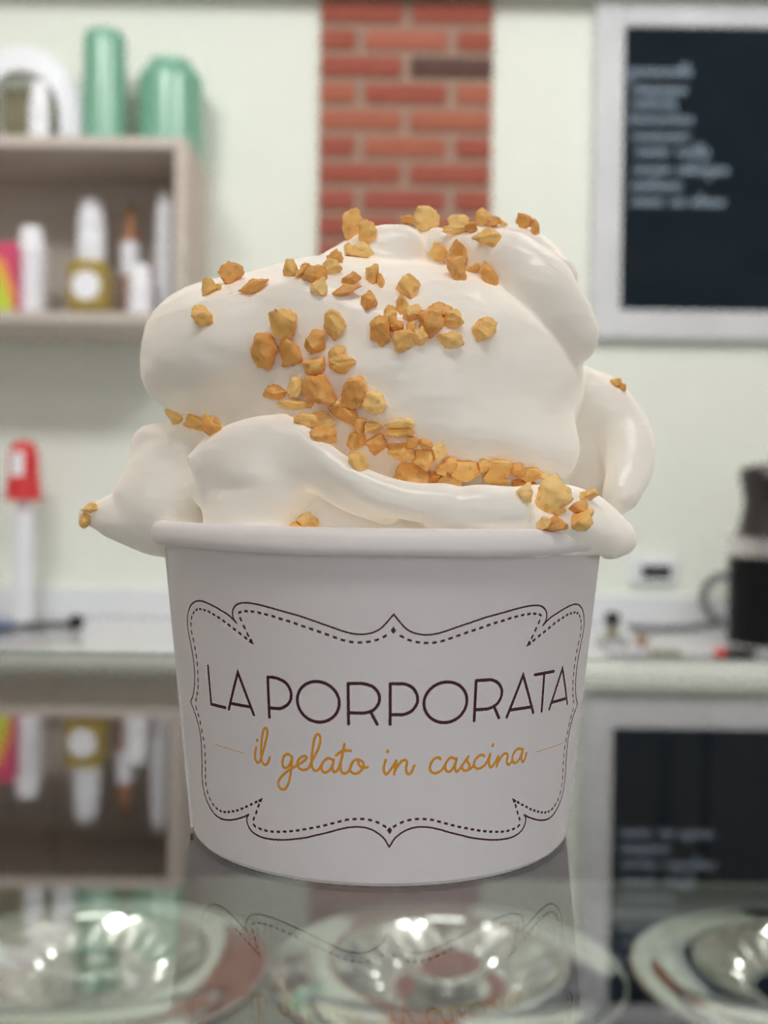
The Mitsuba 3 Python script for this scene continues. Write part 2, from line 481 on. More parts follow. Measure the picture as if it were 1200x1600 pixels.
part(k, 'rim', lm, 'm_cup_rim', smooth=True, label='rolled paper rim')
# overlapping side seam
sth = math.radians(186.5)
sm = []
for z in np.linspace(0.0012, 0.0500, 20):
    for dth, o in ((0, 0.0), (0.004, 0.00045), (0.12, 0.00042), (0.128, 0.0)):
        r_ = cone_r(z) + o
        sm.append((r_ * math.cos(sth + dth), r_ * math.sin(sth + dth), z))
sf = []
for i in range(19):
    for j in range(3):
        a = i * 4 + j
        sf += [[a, a + 1, a + 5], [a, a + 5, a + 4]]
part(k, 'seam', trimesh.Trimesh(sm, sf, process=False), 'm_cup_paper')


def to_label(px, py):
    """Where the line of sight of a traced point meets the cup wall, as (arc length, height) in mm on the unrolled paper."""
    d = ray(px, py)
    lo, hi = 0.12, 0.2
    ts = np.linspace(0.14, 0.2, 241)
    P = CAM + d * ts[:, None]
    g = np.hypot(P[:, 0], P[:, 1]) - cone_r(P[:, 2])
    i = int(np.argmax(g < 0))
    if i == 0:
        i = int(np.argmin(g))
        t = ts[i]
    else:
        t = ts[i - 1] + (ts[i] - ts[i - 1]) * g[i - 1] / (g[i - 1] - g[i])
    p = CAM + d * t
    return (math.atan2(p[0], -p[1]) * 38.0, p[2] * 1000)


def lab(pts):
    return np.array([to_label(*p) for p in pts])


def print_mesh(geom, lift=0.00004, thick=0.00004):
    """A flat shape in label millimetres as a thin layer of ink on the cone."""
    ms = []
    for gpoly in getattr(geom, 'geoms', [geom]):
        if gpoly.area < 1e-4:
            continue
        cells = []
        x0, y0, x1, y1 = gpoly.bounds
        nx, ny = max(1, int(math.ceil((x1 - x0) / 2.0))), max(1, int(math.ceil((y1 - y0) / 4.0)))
        for i in range(nx):
            for j in range(ny):
                c = gpoly.intersection(sg.box(x0 + (x1 - x0) * i / nx, y0 + (y1 - y0) * j / ny, x0 + (x1 - x0) * (i + 1) / nx, y0 + (y1 - y0) * (j + 1) / ny))
                cells += [q for q in getattr(c, 'geoms', [c]) if q.geom_type == 'Polygon' and q.area > 1e-5]
        for c in cells:
            ms.append(trimesh.creation.extrude_polygon(c, 1.0, engine='earcut'))
    m = cat(*ms)
    v = np.array(m.vertices)
    th, z = v[:, 0] / 38.0, v[:, 1] / 1000
    r_ = cone_r(z) + lift + thick * v[:, 2]
    m.vertices = np.stack([r_ * np.sin(th), -r_ * np.cos(th), z], 1)
    return m


def stroke(pts, w, smooth_n=0, cap='round', join='round'):
    p = spline(pts, smooth_n) if smooth_n else np.asarray(pts)
    return sg.LineString(p).buffer(w / 2, cap_style=cap, join_style=join, quad_segs=5)


# traced left half of the frame, from the top point round to the bottom point
TOP = [(613, 959.7), (605, 971.7), (595, 981.7), (583.3, 988), (570, 990.8), (556.7, 990.8), (543.3, 988.3), (530, 984.2), (510, 977), (490, 970), (470, 963),
       (456.7, 959.2), (430, 951.7), (406.7, 945.3), (390, 942.2), (378.3, 942), (370, 945), (364.7, 951.7), (363.8, 960), (365.8, 967.5), (370, 973.3)]
LEFT = [(370, 973.3), (358.3, 961.7), (346.7, 954.2), (335, 947.5), (323.3, 941.7), (313.3, 938.7), (305, 940.3), (298.3, 946.7), (294.7, 956.7), (293.3, 968.3),
        (293.8, 980), (295.8, 991.7), (298.7, 1006.7), (301.7, 1023.3), (303.7, 1040), (304.7, 1056.7), (304.2, 1073.3), (302, 1086.7), (298.3, 1096.7)]
LOWL = [(298.3, 1096.7), (301.7, 1105), (305.8, 1115.8), (310.8, 1133), (314.2, 1151.7), (315.5, 1170), (316.2, 1190), (316.2, 1208), (317.5, 1226.7), (320.8, 1243), (326.7, 1257.5),
        (335, 1270.8), (345, 1278.7), (356.7, 1281.2), (368.3, 1280), (380, 1276.7), (389.2, 1272.5)]
BOT = [(389.2, 1272.5), (386.2, 1277.5), (386.7, 1285), (390.8, 1295), (398.3, 1302.5), (410, 1308.3), (425, 1311.3), (443.3, 1312.2), (461.7, 1310.8), (480, 1308.3), (490, 1305.8),
       (511.7, 1300.8), (530, 1295.8), (546.7, 1292.5), (563.3, 1292), (576.7, 1294.7), (588.3, 1300.3), (600, 1310), (610, 1323.3)]
DTOP = [(612.5, 987), (600.5, 994.5), (586, 1000.8), (570.3, 1003.3), (555, 1003.7), (539.2, 1001), (524.5, 996.3), (509.7, 991), (495.5, 985.8), (481.3, 981), (467.3, 976.2), (453.6, 971.2),
        (440.3, 967.5), (427, 963), (414.2, 959.5), (401.7, 956.7), (389.7, 955), (378.3, 955.5), (373.5, 958.5), (375.5, 965), (381.2, 977.8), (387.2, 990.8), (392, 1000)]
DLEFT = [(392, 1002.5), (382.5, 995.3), (372.5, 987.5), (362.8, 980.3), (353.3, 972.8), (344.2, 966.2), (335, 960.5), (326.3, 955.5), (318, 952.8), (310.8, 951.7), (304.5, 955.3), (300.5, 963), (298.8, 973),
         (299.7, 985.5), (302.5, 998.8), (305, 1011.3), (307.2, 1024), (308.7, 1037), (309.5, 1049.5), (310, 1061.7), (310, 1072), (308.8, 1082.8), (307.2, 1091.7), (305.5, 1099.2)]
DLOW = [(305.5, 1100.5), (308.3, 1110), (311.7, 1121.7), (314.7, 1134.7), (317, 1147.5), (319.2, 1160), (320.5, 1171.7), (321.2, 1184), (321.5, 1196.3), (321.5, 1208.3), (321.7, 1220), (323.3, 1231.7),
        (327, 1244.7), (332, 1254.7), (338.3, 1262.5), (345, 1267), (352.2, 1268.8), (360, 1268.3), (367.2, 1267), (374.7, 1265), (382.2, 1261.7), (390.3, 1258), (398.8, 1254), (406, 1250)]
DBOT = [(406.5, 1252), (403.7, 1260.8), (400, 1271.7), (396.2, 1281.7), (396, 1287), (400.3, 1291.7), (410.8, 1296.3), (421.7, 1298.7), (432.8, 1299.5), (444.2, 1299.3), (455.8, 1298.5), (468, 1297), (479.7, 1295),
        (492.2, 1292.8), (504.5, 1290.3), (517.2, 1287), (530.3, 1283.7), (543.7, 1280.5), (557.8, 1279.5), (572, 1280), (586.2, 1283.3), (599.2, 1289.7), (608, 1296)]
s_top, s_bot = to_label(613, 959.7)[0], to_label(610, 1323.3)[0]
SMID = 0.5 * (s_top + s_bot)


def mirrored(a):
    b = a.copy()
    b[:, 0] = 2 * SMID - b[:, 0]
    return b


WL = 0.27
outline = []
for seg in (TOP, LEFT, LOWL, BOT):
    a = lab(seg)
    if seg is TOP:
        a[0, 0] = SMID
    if seg is BOT:
        a[-1, 0] = SMID
    for q in (a, mirrored(a)):
        outline.append(stroke(q, WL, 6, cap='round'))
part(CUP, 'border_line', print_mesh(shapely.union_all(outline)), 'm_print_maroon', label='thin maroon ornamental outline printed on the cup')
dashes = []
for seg, lead in ((DTOP, 0.95), (DLEFT, 0.75), (DLOW, 0.3), (DBOT, 0.45)):
    a = spline(lab(seg), 6)
    ls = sg.LineString(a)
    n = round((ls.length - lead) / 1.27)
    pitch_d = (ls.length - lead) / n
    for i in range(n):
        s0 = lead + i * pitch_d
        sub = shapely.ops.substring(ls, s0, min(s0 + 0.70, ls.length - 0.1))
        if sub.length > 0.2:
            dashes += [stroke(np.array(sub.coords), 0.36, 0, cap='flat'), stroke(mirrored(np.array(sub.coords)), 0.36, 0, cap='flat')]


def poly_both(pts):
    a = lab(pts)
    return [sg.Polygon(a).buffer(0.02), sg.Polygon(mirrored(a)).buffer(0.02)]


dashes += poly_both([(396.9, 1006.9), (389.6, 1003.5), (390.2, 999.3), (392.8, 997.8)])
dashes += poly_both([(410.7, 1246.4), (404, 1250), (405, 1252.5), (408.5, 1253.5)])
for (cx, cy, up, dn) in ((612.4, 985.2, 6.8, 5.3), (610.2, 1297.0, 5.0, 6.4)):
    a = lab([(cx, cy - up), (cx + 4.2, cy), (cx, cy + dn), (cx - 4.2, cy)])
    a[:, 0] += SMID - a[0, 0]
    dashes.append(sg.Polygon(a))
part(CUP, 'stitch_border', print_mesh(shapely.union_all(dashes)), 'm_print_maroon', label='dashed stitch pattern inside the outline')

WT = 0.49
LETTERS = [
    [(325.5, 1040.5), (330.5, 1100), (352.5, 1105.6)],
    [(358, 1108), (372, 1050.5), (397, 1116.5)], [(361.5, 1099), (391, 1104.4)],
    [(421.3, 1120.5), (418.6, 1058)], 'S', [(418.6, 1058), (426, 1058.2), (434, 1060), (446, 1066.2), (453.6, 1077.5), (455, 1090), (450, 1100.4), (439, 1106.8), (430, 1106.6), (421, 1105.8)],
    'O', [(464.8, 1093.0), (497.0, 1064.9), (530.2, 1098.5), (499.5, 1128.3)],
    [(544.7, 1131), (543.9, 1068)], 'S', [(543.9, 1068), (558, 1067.8), (568, 1068.2), (581.7, 1072.5), (590.8, 1082), (593, 1092), (590, 1102), (581.7, 1110.4), (570, 1113.8), (558, 1114), (545, 1113.4)],
    [(579.2, 1112.5), (589.3, 1131.5)],
    [(609.5, 1131.5), (609.7, 1068.4)], 'S', [(609.7, 1068.4), (622, 1068.3), (633, 1068.9), (645, 1075), (651.6, 1086.7), (651.7, 1098.3), (643.6, 1110.4), (631, 1116.2), (622, 1116.6), (610, 1116.6)],
    'O', [(662.3, 1098.5), (697.5, 1065.6), (729.2, 1096.0), (694.5, 1129.0)],
    [(740.5, 1125.8), (743.7, 1063.4)], 'S', [(743.7, 1063.4), (757, 1062.6), (768, 1062.4), (778, 1067.3), (783.7, 1078), (782.2, 1090), (775.3, 1100.6), (764, 1106.8), (754, 1108.2), (741.6, 1109)],
    [(771.5, 1103.5), (779, 1121.5)],
    [(791.5, 1120.3), (817, 1055), (832.6, 1113.3)], [(796.5, 1109.3), (830, 1104.3)],
    [(835.3, 1054.3), (864.7, 1048.8)], [(850, 1051.8), (845.9, 1111)],
    [(857.7, 1107.8), (878.3, 1044.5), (885.8, 1099.5)], [(862, 1097.3), (884.6, 1090.8)],
]
ink, mode = [], None
for e in LETTERS:
    if isinstance(e, str):
        mode = e
        continue
    a = lab(e)
    if mode == 'S':
        ink.append(stroke(a, WT, 6, join='mitre'))
    elif mode == 'O':
        c = a.mean(0)
        rx, ry = (a[2, 0] - a[0, 0]) / 2, (a[1, 1] - a[3, 1]) / 2
        t = np.linspace(0, 2 * np.pi, 64)
        c = np.array([(a[2, 0] + a[0, 0]) / 2, (a[1, 1] + a[3, 1]) / 2])
        ink.append(stroke(np.stack([c[0] + rx * np.cos(t), c[1] + ry * np.sin(t)], 1), WT))
    else:
        ink.append(stroke(a, WT, 0, join='mitre'))
    mode = None
part(CUP, 'lettering', print_mesh(shapely.union_all(ink)), 'm_print_maroon', label='maroon lettering LA PORPORATA')

SCRIPT = [
    [(400.8, 1168.3), (398.7, 1178.3), (399.7, 1187.5), (403.3, 1191.7), (407.5, 1186.7), (412.5, 1170), (417.5, 1150), (418, 1140), (414.7, 1137.5), (410.8, 1145), (408.7, 1163.3), (408.3, 1178.3), (409.7, 1190), (414.2, 1195), (419.2, 1191.7), (421.7, 1183.3)],
    [(455.8, 1181.7), (450, 1178.2), (444.2, 1181.7), (441.5, 1191.7), (444.2, 1199.2), (450, 1198.3), (455, 1190), (456.8, 1182), (455.3, 1200), (453.3, 1215), (449.2, 1228.3), (442.5, 1233.6), (436.5, 1229.2), (435.5, 1220.8), (441.7, 1211.7), (451.7, 1203.3), (463.3, 1196.7),
     (475.8, 1188.3), (479.5, 1183.5), (475.8, 1181.2), (468.3, 1185), (464.7, 1193.3), (468.3, 1200.8), (475.8, 1203), (483.3, 1198.3), (489.2, 1186), (497.5, 1170), (500.8, 1155), (497.5, 1146.9), (492.5, 1151.7), (489.2, 1166.7), (487.2, 1183.3), (487.5, 1196.7), (491.7, 1204), (497.5, 1202.5), (502, 1196)],
    [(520, 1187), (512.5, 1184.8), (505, 1190.8), (502.3, 1200), (505.8, 1206.5), (513.3, 1205), (519.5, 1196), (521.7, 1186.7), (519.7, 1198.3), (521.7, 1206.2), (526.7, 1204), (531.7, 1193.3), (535.8, 1176.7), (538.3, 1162.5)],
    [(538.3, 1162.5), (534, 1184), (532.2, 1200), (535.8, 1208), (543.3, 1206.7), (547.5, 1200), (551, 1191), (556.7, 1186.9), (563, 1187.8), (568, 1193), (566.7, 1200.8), (559.2, 1207.8), (551, 1208), (547, 1201.7), (549.5, 1193)],
    [(559.5, 1189), (561.5, 1195.5), (567, 1199.5), (574.5, 1198.3)],
    [(524.9, 1180.5), (533.3, 1174.2), (540, 1172.6), (548.3, 1173)],
    [(602.5, 1187.5), (599.4, 1200), (601.7, 1208.8), (605.8, 1208), (613.3, 1198.3), (619.2, 1188.3)],
    [(619.2, 1188.3), (617.5, 1199), (615.8, 1209.5)],
    [(616.5, 1206), (620, 1199), (626.7, 1190), (632.5, 1187.3), (635.8, 1191.5), (634.2, 1201.7), (636.9, 1209.5), (642.5, 1206.7), (647.3, 1196)],
    [(688, 1186), (685.5, 1183.5), (679.5, 1185), (674.2, 1190.8), (671.5, 1200), (675, 1207), (683.3, 1207.3), (691.7, 1201), (697, 1191)],
    [(711.5, 1186.2), (705, 1183.5), (698.2, 1189.2), (695.2, 1198.3), (698.3, 1205.4), (705, 1203.8), (711, 1193.3), (713.3, 1184.8), (710.7, 1198.3), (713, 1205.6), (718.3, 1201), (726, 1190), (731.7, 1181.7)],
    [(731.7, 1181.7), (729.2, 1188.3), (733, 1195), (731.7, 1202), (725.5, 1204), (722.5, 1201)],
    [(729.5, 1203.5), (736, 1200), (741, 1194)],
    [(756.5, 1181.5), (754, 1179.6), (748.5, 1180.8), (742.5, 1187), (740.2, 1195), (744.2, 1200.6), (751.7, 1199.6), (758, 1194), (763, 1185), (765.8, 1177.8), (763.5, 1189), (765.8, 1198.7), (771.7, 1193.5), (778.3, 1181.7)],
    [(778.3, 1181.7), (777, 1190), (775.9, 1197)],
    [(776.5, 1194), (781.5, 1185), (787.5, 1177.6), (792, 1178), (792.8, 1182), (791.3, 1190.3), (794.2, 1195.2), (799, 1190)],
    [(815.2, 1171.5), (809.2, 1169.6), (803, 1175.8), (800, 1185), (802.8, 1192), (809.2, 1188.8), (814.2, 1178.3), (816.7, 1169.6), (814.4, 1183.3), (816.2, 1190.5), (820, 1185), (822, 1176.7)],
]
gold = [stroke(lab(e), 0.42, 5) for e in SCRIPT]
for (dx, dy) in ((402.2, 1156.7), (605.6, 1173.8), (769.6, 1164.2)):
    gold.append(stroke(lab([(dx - 0.4, dy + 0.8), (dx + 0.4, dy - 0.8)]), 0.46))
gold += [stroke(lab([(336.7, 1162.5), (381.7, 1176.7)]), 0.10), stroke(lab([(836.7, 1175), (879.7, 1160)]), 0.10)]
part(CUP, 'tagline', print_mesh(shapely.union_all(gold)), 'm_print_orange', label='orange script tagline il gelato in cascina')

# ------------------------------------------------------------------ the gelato
# Each entry: (operation, blend in mm, points (x, y, z, radius) in mm); written from sight lines with a depth of their own.


def mm(px, py, y):
    return at(px, py, 0.2 + y / 1000) * 1000


def chain(*pts):
    return [(*mm(px, py, y), r) for (px, py, y, r) in pts]


GELATO = [
    ('cyl', 0, (0, 0, 44, 36.6, 9)),
    # lower front fold that fills the cup, from the left tip along the rim
    ('add', 2.0, chain((345, 760, -16, 5.0), (400, 775, -17.5, 7.0), (450, 785, -17.5, 7.0), (520, 805, -18.5, 7.2), (600, 822, -20.5, 7.2), (680, 836, -24, 7.0), (760, 838, -26, 7.0), (850, 840, -23, 6.5))),
    ('add', 2.2, chain((306, 717, -19.5, 1.2), (330, 712, -21, 2.4), (365, 697, -22.8, 3.2), (405, 686, -24.5, 3.6), (445, 690, -26.0, 3.7), (495, 728, -28.2, 3.6), (545, 765, -29.6, 3.3), (600, 788, -30.5, 2.9))),
    ('add', 3.0, chain((360, 728, -21.2, 4.6), (398, 735, -23.2, 5.6), (432, 755, -23.4, 6.2), (400, 795, -22, 6.4))),
    ('add', 2.0, chain((340, 735, -20, 3.2), (345, 775, -20, 3.4), (352, 815, -20, 3.4))),
    # main dome
    ('ell', 2.2, (*mm(622, 600, 1), 33.0, 29.5, 21.0, 0.06)),
    ('ell', 5.0, (*mm(690, 680, 0), 26, 27.5, 11.5, -0.18)),
    # upper left lobe
    ('ell', 2.0, (*mm(404, 548, -2), 19.8, 22, 12.2, -0.12)),
    ('ell', 6.0, (*mm(350, 585, -3), 13.4, 17, 7.8, 0.05)),
    ('ell', 4.0, (*mm(510, 520, -3), 18, 23, 12.5, 0.0)),
    # the lip of the swirl, in front of the valley where the nuts lie
    ('add', 1.3, chain((442, 662, -25.5, 1.5), (490, 702, -30, 2.1), (540, 742, -32.2, 2.4), (590, 770, -33.2, 2.6), (640, 783, -33.4, 2.8), (690, 788, -32.8, 3.0))),
    ('add', 1.6, chain((700, 805, -31.5, 3.4), (745, 796, -32.2, 3.8), (795, 795, -30.5, 3.6))),
    # right end that spills over the rim
    ('add', 2.0, chain((775, 800, -28, 3.6), (820, 800, -26, 4.2), (880, 806, -22, 5.0), (925, 822, -16, 4.8), (952, 836, -10, 4.0), (970, 844, -6, 2.8))),
    ('add', 1.6, chain((845, 817, -30.5, 1.4), (880, 821, -27, 2.7), (905, 827, -23.5, 3.2), (935, 837, -18, 3.3), (958, 843, -12, 3.0))),
    # hanging lobe on the left
    ('add', 2.5, chain((300, 745, -3, 9.5), (262, 775, -4, 9.0), (235, 805, -5, 6.6), (195, 808, -4, 4.6), (160, 806, -3, 2.7), (140, 804, -3, 1.9))),
    ('add', 2.0, chain((246, 700, -2, 4.5), (262, 815, -4, 6.0))),
    # peak and the folded flap on the right
    ('add', 2.5, chain((540, 430, -2, 5.0), (590, 402, -3, 5.2), (625, 392, -3, 4.4))),
    ('add', 0.8, chain((668, 384, 1, 3.2), (725, 392, -6, 3.2), (785, 403, -11, 4.6), (832, 442, -13, 5.9), (860, 482, -12.5, 6.0), (882, 514, -11, 5.5), (893, 532, -10, 4.3))),
    ('add', 2.0, chain((700, 378, 4, 2.8), (770, 378, 5, 3.0), (830, 396, 3, 3.8), (868, 434, -2, 4.0))),
    # right petal
    ('ell', 2.0, (*mm(925, 690, 7), 9, 9, 13, 0.0)),
    ('cut', 4.0, chain((920, 690, -5, 4.8), (930, 735, -6, 6.3), (922, 768, -7, 5.8))),
    ('add', 1.6, chain((890, 592, 3, 3.4), (935, 625, 3, 4.6), (975, 672, 2, 4.8), (984, 722, -2, 4.2), (974, 762, -6, 3.5), (962, 785, -7, 2.4))),
    ('cut', 0.8, chain((650, 819, -35.5, 0.7), (658, 819, -35, 0.9))),
]


def surface_nets(Fv, org, h):
    S = Fv < 0
    nx, ny, nz = Fv.shape
    c = np.zeros((nx - 1, ny - 1, nz - 1), np.int8)
    for o in np.ndindex(2, 2, 2):
        c += S[o[0]:nx - 1 + o[0], o[1]:ny - 1 + o[1], o[2]:nz - 1 + o[2]]
    act = (c > 0) & (c < 8)
    idx = -np.ones(act.shape, np.int64)
    ijk = np.argwhere(act)
    idx[act] = np.arange(len(ijk))
    acc, cnt = np.zeros((len(ijk), 3)), np.zeros(len(ijk))
    for a in range(3):
        for o in np.ndindex(2, 2):
            lo = np.insert(np.array(o), a, 0)
            hi = np.insert(np.array(o), a, 1)
            p, q = ijk + lo, ijk + hi
            fa, fb = Fv[tuple(p.T)], Fv[tuple(q.T)]
            on = (fa < 0) != (fb < 0)
            t = fa[on] / (fa[on] - fb[on])
            pt = (ijk[on] + lo).astype(float)
            pt[:, a] += t
            np.add.at(acc, np.nonzero(on)[0], pt)
            cnt[on] += 1
    v = org + h * acc / cnt[:, None]
    quads = []
    for a in range(3):
        sl0, sl1 = [slice(None)] * 3, [slice(None)] * 3
        sl0[a], sl1[a] = slice(0, -1), slice(1, None)
        A, B = S[tuple(sl0)], S[tuple(sl1)]
        e = np.argwhere(A != B)
        b, d = (a + 1) % 3, (a + 2) % 3
        e = e[(e[:, b] > 0) & (e[:, d] > 0) & (e[:, b] < act.shape[b]) & (e[:, d] < act.shape[d])]
        ins = S[tuple(e.T)]

        def cell(db, dd):
            g = e.copy()
            g[:, b] -= db
            g[:, d] -= dd
            return idx[tuple(g.T)]
        q = np.stack([cell(1, 1), cell(0, 1), cell(0, 0), cell(1, 0)], 1)
        q[~ins] = q[~ins][:, ::-1]
        quads.append(q)
    q = np.vstack(quads)
    return trimesh.Trimesh(v, np.vstack([q[:, [0, 1, 2]], q[:, [0, 2, 3]]]), process=False)


def build_gelato(h=0.5):
    lo, hi = np.array([-58.0, -40, 33]), np.array([54.0, 44, 110])
    n = np.ceil((hi - lo) / h).astype(int)
    ax = [lo[i] + h * np.arange(n[i]) for i in range(3)]
    D = np.full(n, 50.0, np.float32)

    def region(b0, b1):
        s = [slice(max(0, int((b0[i] - lo[i]) / h)), min(n[i], int((b1[i] - lo[i]) / h) + 2)) for i in range(3)]
        X, Y, Z = np.meshgrid(*[ax[i][s[i]].astype(np.float32) for i in range(3)], indexing='ij')
        return tuple(s), X, Y, Z

    for op, kb, g in GELATO:
        m = kb * 1.5 + 3
        if op == 'cyl':
            cx, cy, cz, r, hh = g
            s, X, Y, Z = region((cx - r - m, cy - r - m, cz - hh - m), (cx + r + m, cy + r + m, cz + hh + m))
            d = np.maximum(np.hypot(X - cx, Y - cy) - r, np.abs(Z - cz) - hh)
        elif op == 'ell':
            cx, cy, cz, rx, ry, rz, tilt = g
            rm = max(rx, ry, rz) + m
            s, X, Y, Z = region((cx - rm, cy - rm, cz - rm), (cx + rm, cy + rm, cz + rm))
            ct, st = math.cos(tilt), math.sin(tilt)
            x, y, z = X - cx, Y - cy, Z - cz
            x, z = ct * x + st * z, -st * x + ct * z
            k0 = np.sqrt((x / rx) ** 2 + (y / ry) ** 2 + (z / rz) ** 2)
            k1 = np.sqrt((x / rx ** 2) ** 2 + (y / ry ** 2) ** 2 + (z / rz ** 2) ** 2) + 1e-9
            d = k0 * (k0 - 1) / k1
        else:
            P = np.array(g)
            fine = spline(P, 4)
            fine[:, 3] = np.clip(fine[:, 3], P[:, 3].min(), P[:, 3].max())
            rm = fine[:, 3].max() + m
            s, X, Y, Z = region(fine[:, :3].min(0) - rm, fine[:, :3].max(0) + rm)
            d = np.full(X.shape, 50.0, np.float32)
            for a, b in zip(fine[:-1], fine[1:]):
                e = b[:3] - a[:3]
                t = np.clip(((X - a[0]) * e[0] + (Y - a[1]) * e[1] + (Z - a[2]) * e[2]) / (e @ e), 0, 1)
                d = np.minimum(d, np.sqrt((X - a[0] - t * e[0]) ** 2 + (Y - a[1] - t * e[1]) ** 2 + (Z - a[2] - t * e[2]) ** 2) - (a[3] + t * (b[3] - a[3])))
        cur = D[s]
        if op == 'cut':
            d = -d
            hk = np.maximum(kb - np.abs(cur - d), 0) / max(kb, 1e-6)
            D[s] = np.maximum(cur, d) + hk * hk * kb / 4
        else:
            hk = np.maximum(kb - np.abs(cur - d), 0) / max(kb, 1e-6)
            D[s] = np.minimum(cur, d) - hk * hk * kb / 4
    # keep the filling inside the cup below the rim
    X, Y, Z = np.meshgrid(*[a.astype(np.float32) for a in ax], indexing='ij')
    in_wall = (Y < 8) & (X > -37) & (((Z < 49.8) & (X < 37)) | ((Z < 52.0) & (X < 22)))
    D = np.where(in_wall, np.maximum(D, np.hypot(X, Y) - (33.0 + 0.102 * Z - 1.3)), D)
    m = surface_nets(D, lo, h)
    m = max(m.split(only_watertight=False), key=lambda q: len(q.faces))
    trimesh.smoothing.filter_taubin(m, lamb=0.5, nu=0.52, iterations=8)
    v = np.array(m.vertices)
    nr = np.array(m.vertex_normals)
    dis = (meshkit.fbm(v * np.array([0.11, 0.11, 0.16]), 2, 3) - 0.5) * 0.9 + (meshkit.fbm(v * np.array([0.35, 0.35, 0.9]), 2, 9) - 0.5) * 0.16
    m.vertices = (v + nr * dis[:, None]) / 1000
    return m


gel = build_gelato()
k = thing('gelato', 'large swirl of creamy white gelato heaped in the printed paper cup', 'gelato')
whole(k, gel, 'm_gelato', True)

# ------------------------------------------------------------------ hazelnut pieces
GV, GN = np.array(gel.vertices), np.array(gel.vertex_normals)
_px = pix(GV)
_front = (GN * (CAM - GV)).sum(1) > 0
FV, FN, FP = GV[_front], GN[_front], _px[_front]
FD = (FV - CAM) @ _fwd
_tree = cKDTree(FP)


def on_gelato(px, py):
    """The nearest gelato surface point on the line of sight, or the closest silhouette point."""
    i = _tree.query_ball_point((px, py), 5)
    if not i:
        i = [_tree.query((px, py))[1]]
    i = np.array(i)
    j = i[np.argmin(FD[i])]
    near = i[np.abs(FD[i] - FD[j]) < 0.002]
    w = FN[near].mean(0)
    return at(px, py, FV[near][:, 1].mean() + 0.2), w / np.linalg.norm(w)


def nut_mesh(w, h, d, seed, slant=0.0):
    r = np.random.default_rng(seed)
    n = r.integers(7, 11)
    u = r.normal(size=(60, 3))
    u /= np.linalg.norm(u, axis=1, keepdims=True)
    keep = [u[0]]
    for c in u[1:]:
        if len(keep) < n and min(np.linalg.norm(c - q) for q in keep) > 0.72:
            keep.append(c)
    pts = np.array(keep) * r.uniform(0.85, 1.1, (len(keep), 1))
    m = trimesh.convex.convex_hull(pts)
    m = m.subdivide().subdivide()
    trimesh.smoothing.filter_laplacian(m, lamb=0.5, iterations=1)
    m = m.subdivide()
    v = np.array(m.vertices)
    nn = np.array(m.vertex_normals)
    v = v + nn * ((meshkit.fbm(v * 2.6 + seed, 3, seed) - 0.5) * 0.34 + (meshkit.fbm(v * 7 + seed, 2, seed + 5) - 0.5) * 0.12)[:, None]
    v = v - (v.max(0) + v.min(0)) / 2
    v = v / ((v.max(0) - v.min(0)) / 2)
    m.vertices = v * np.array([w, d, h]) / 2
    if slant:
        m.apply_transform(trimesh.transformations.rotation_matrix(slant, (0, 1, 0)))
    return m


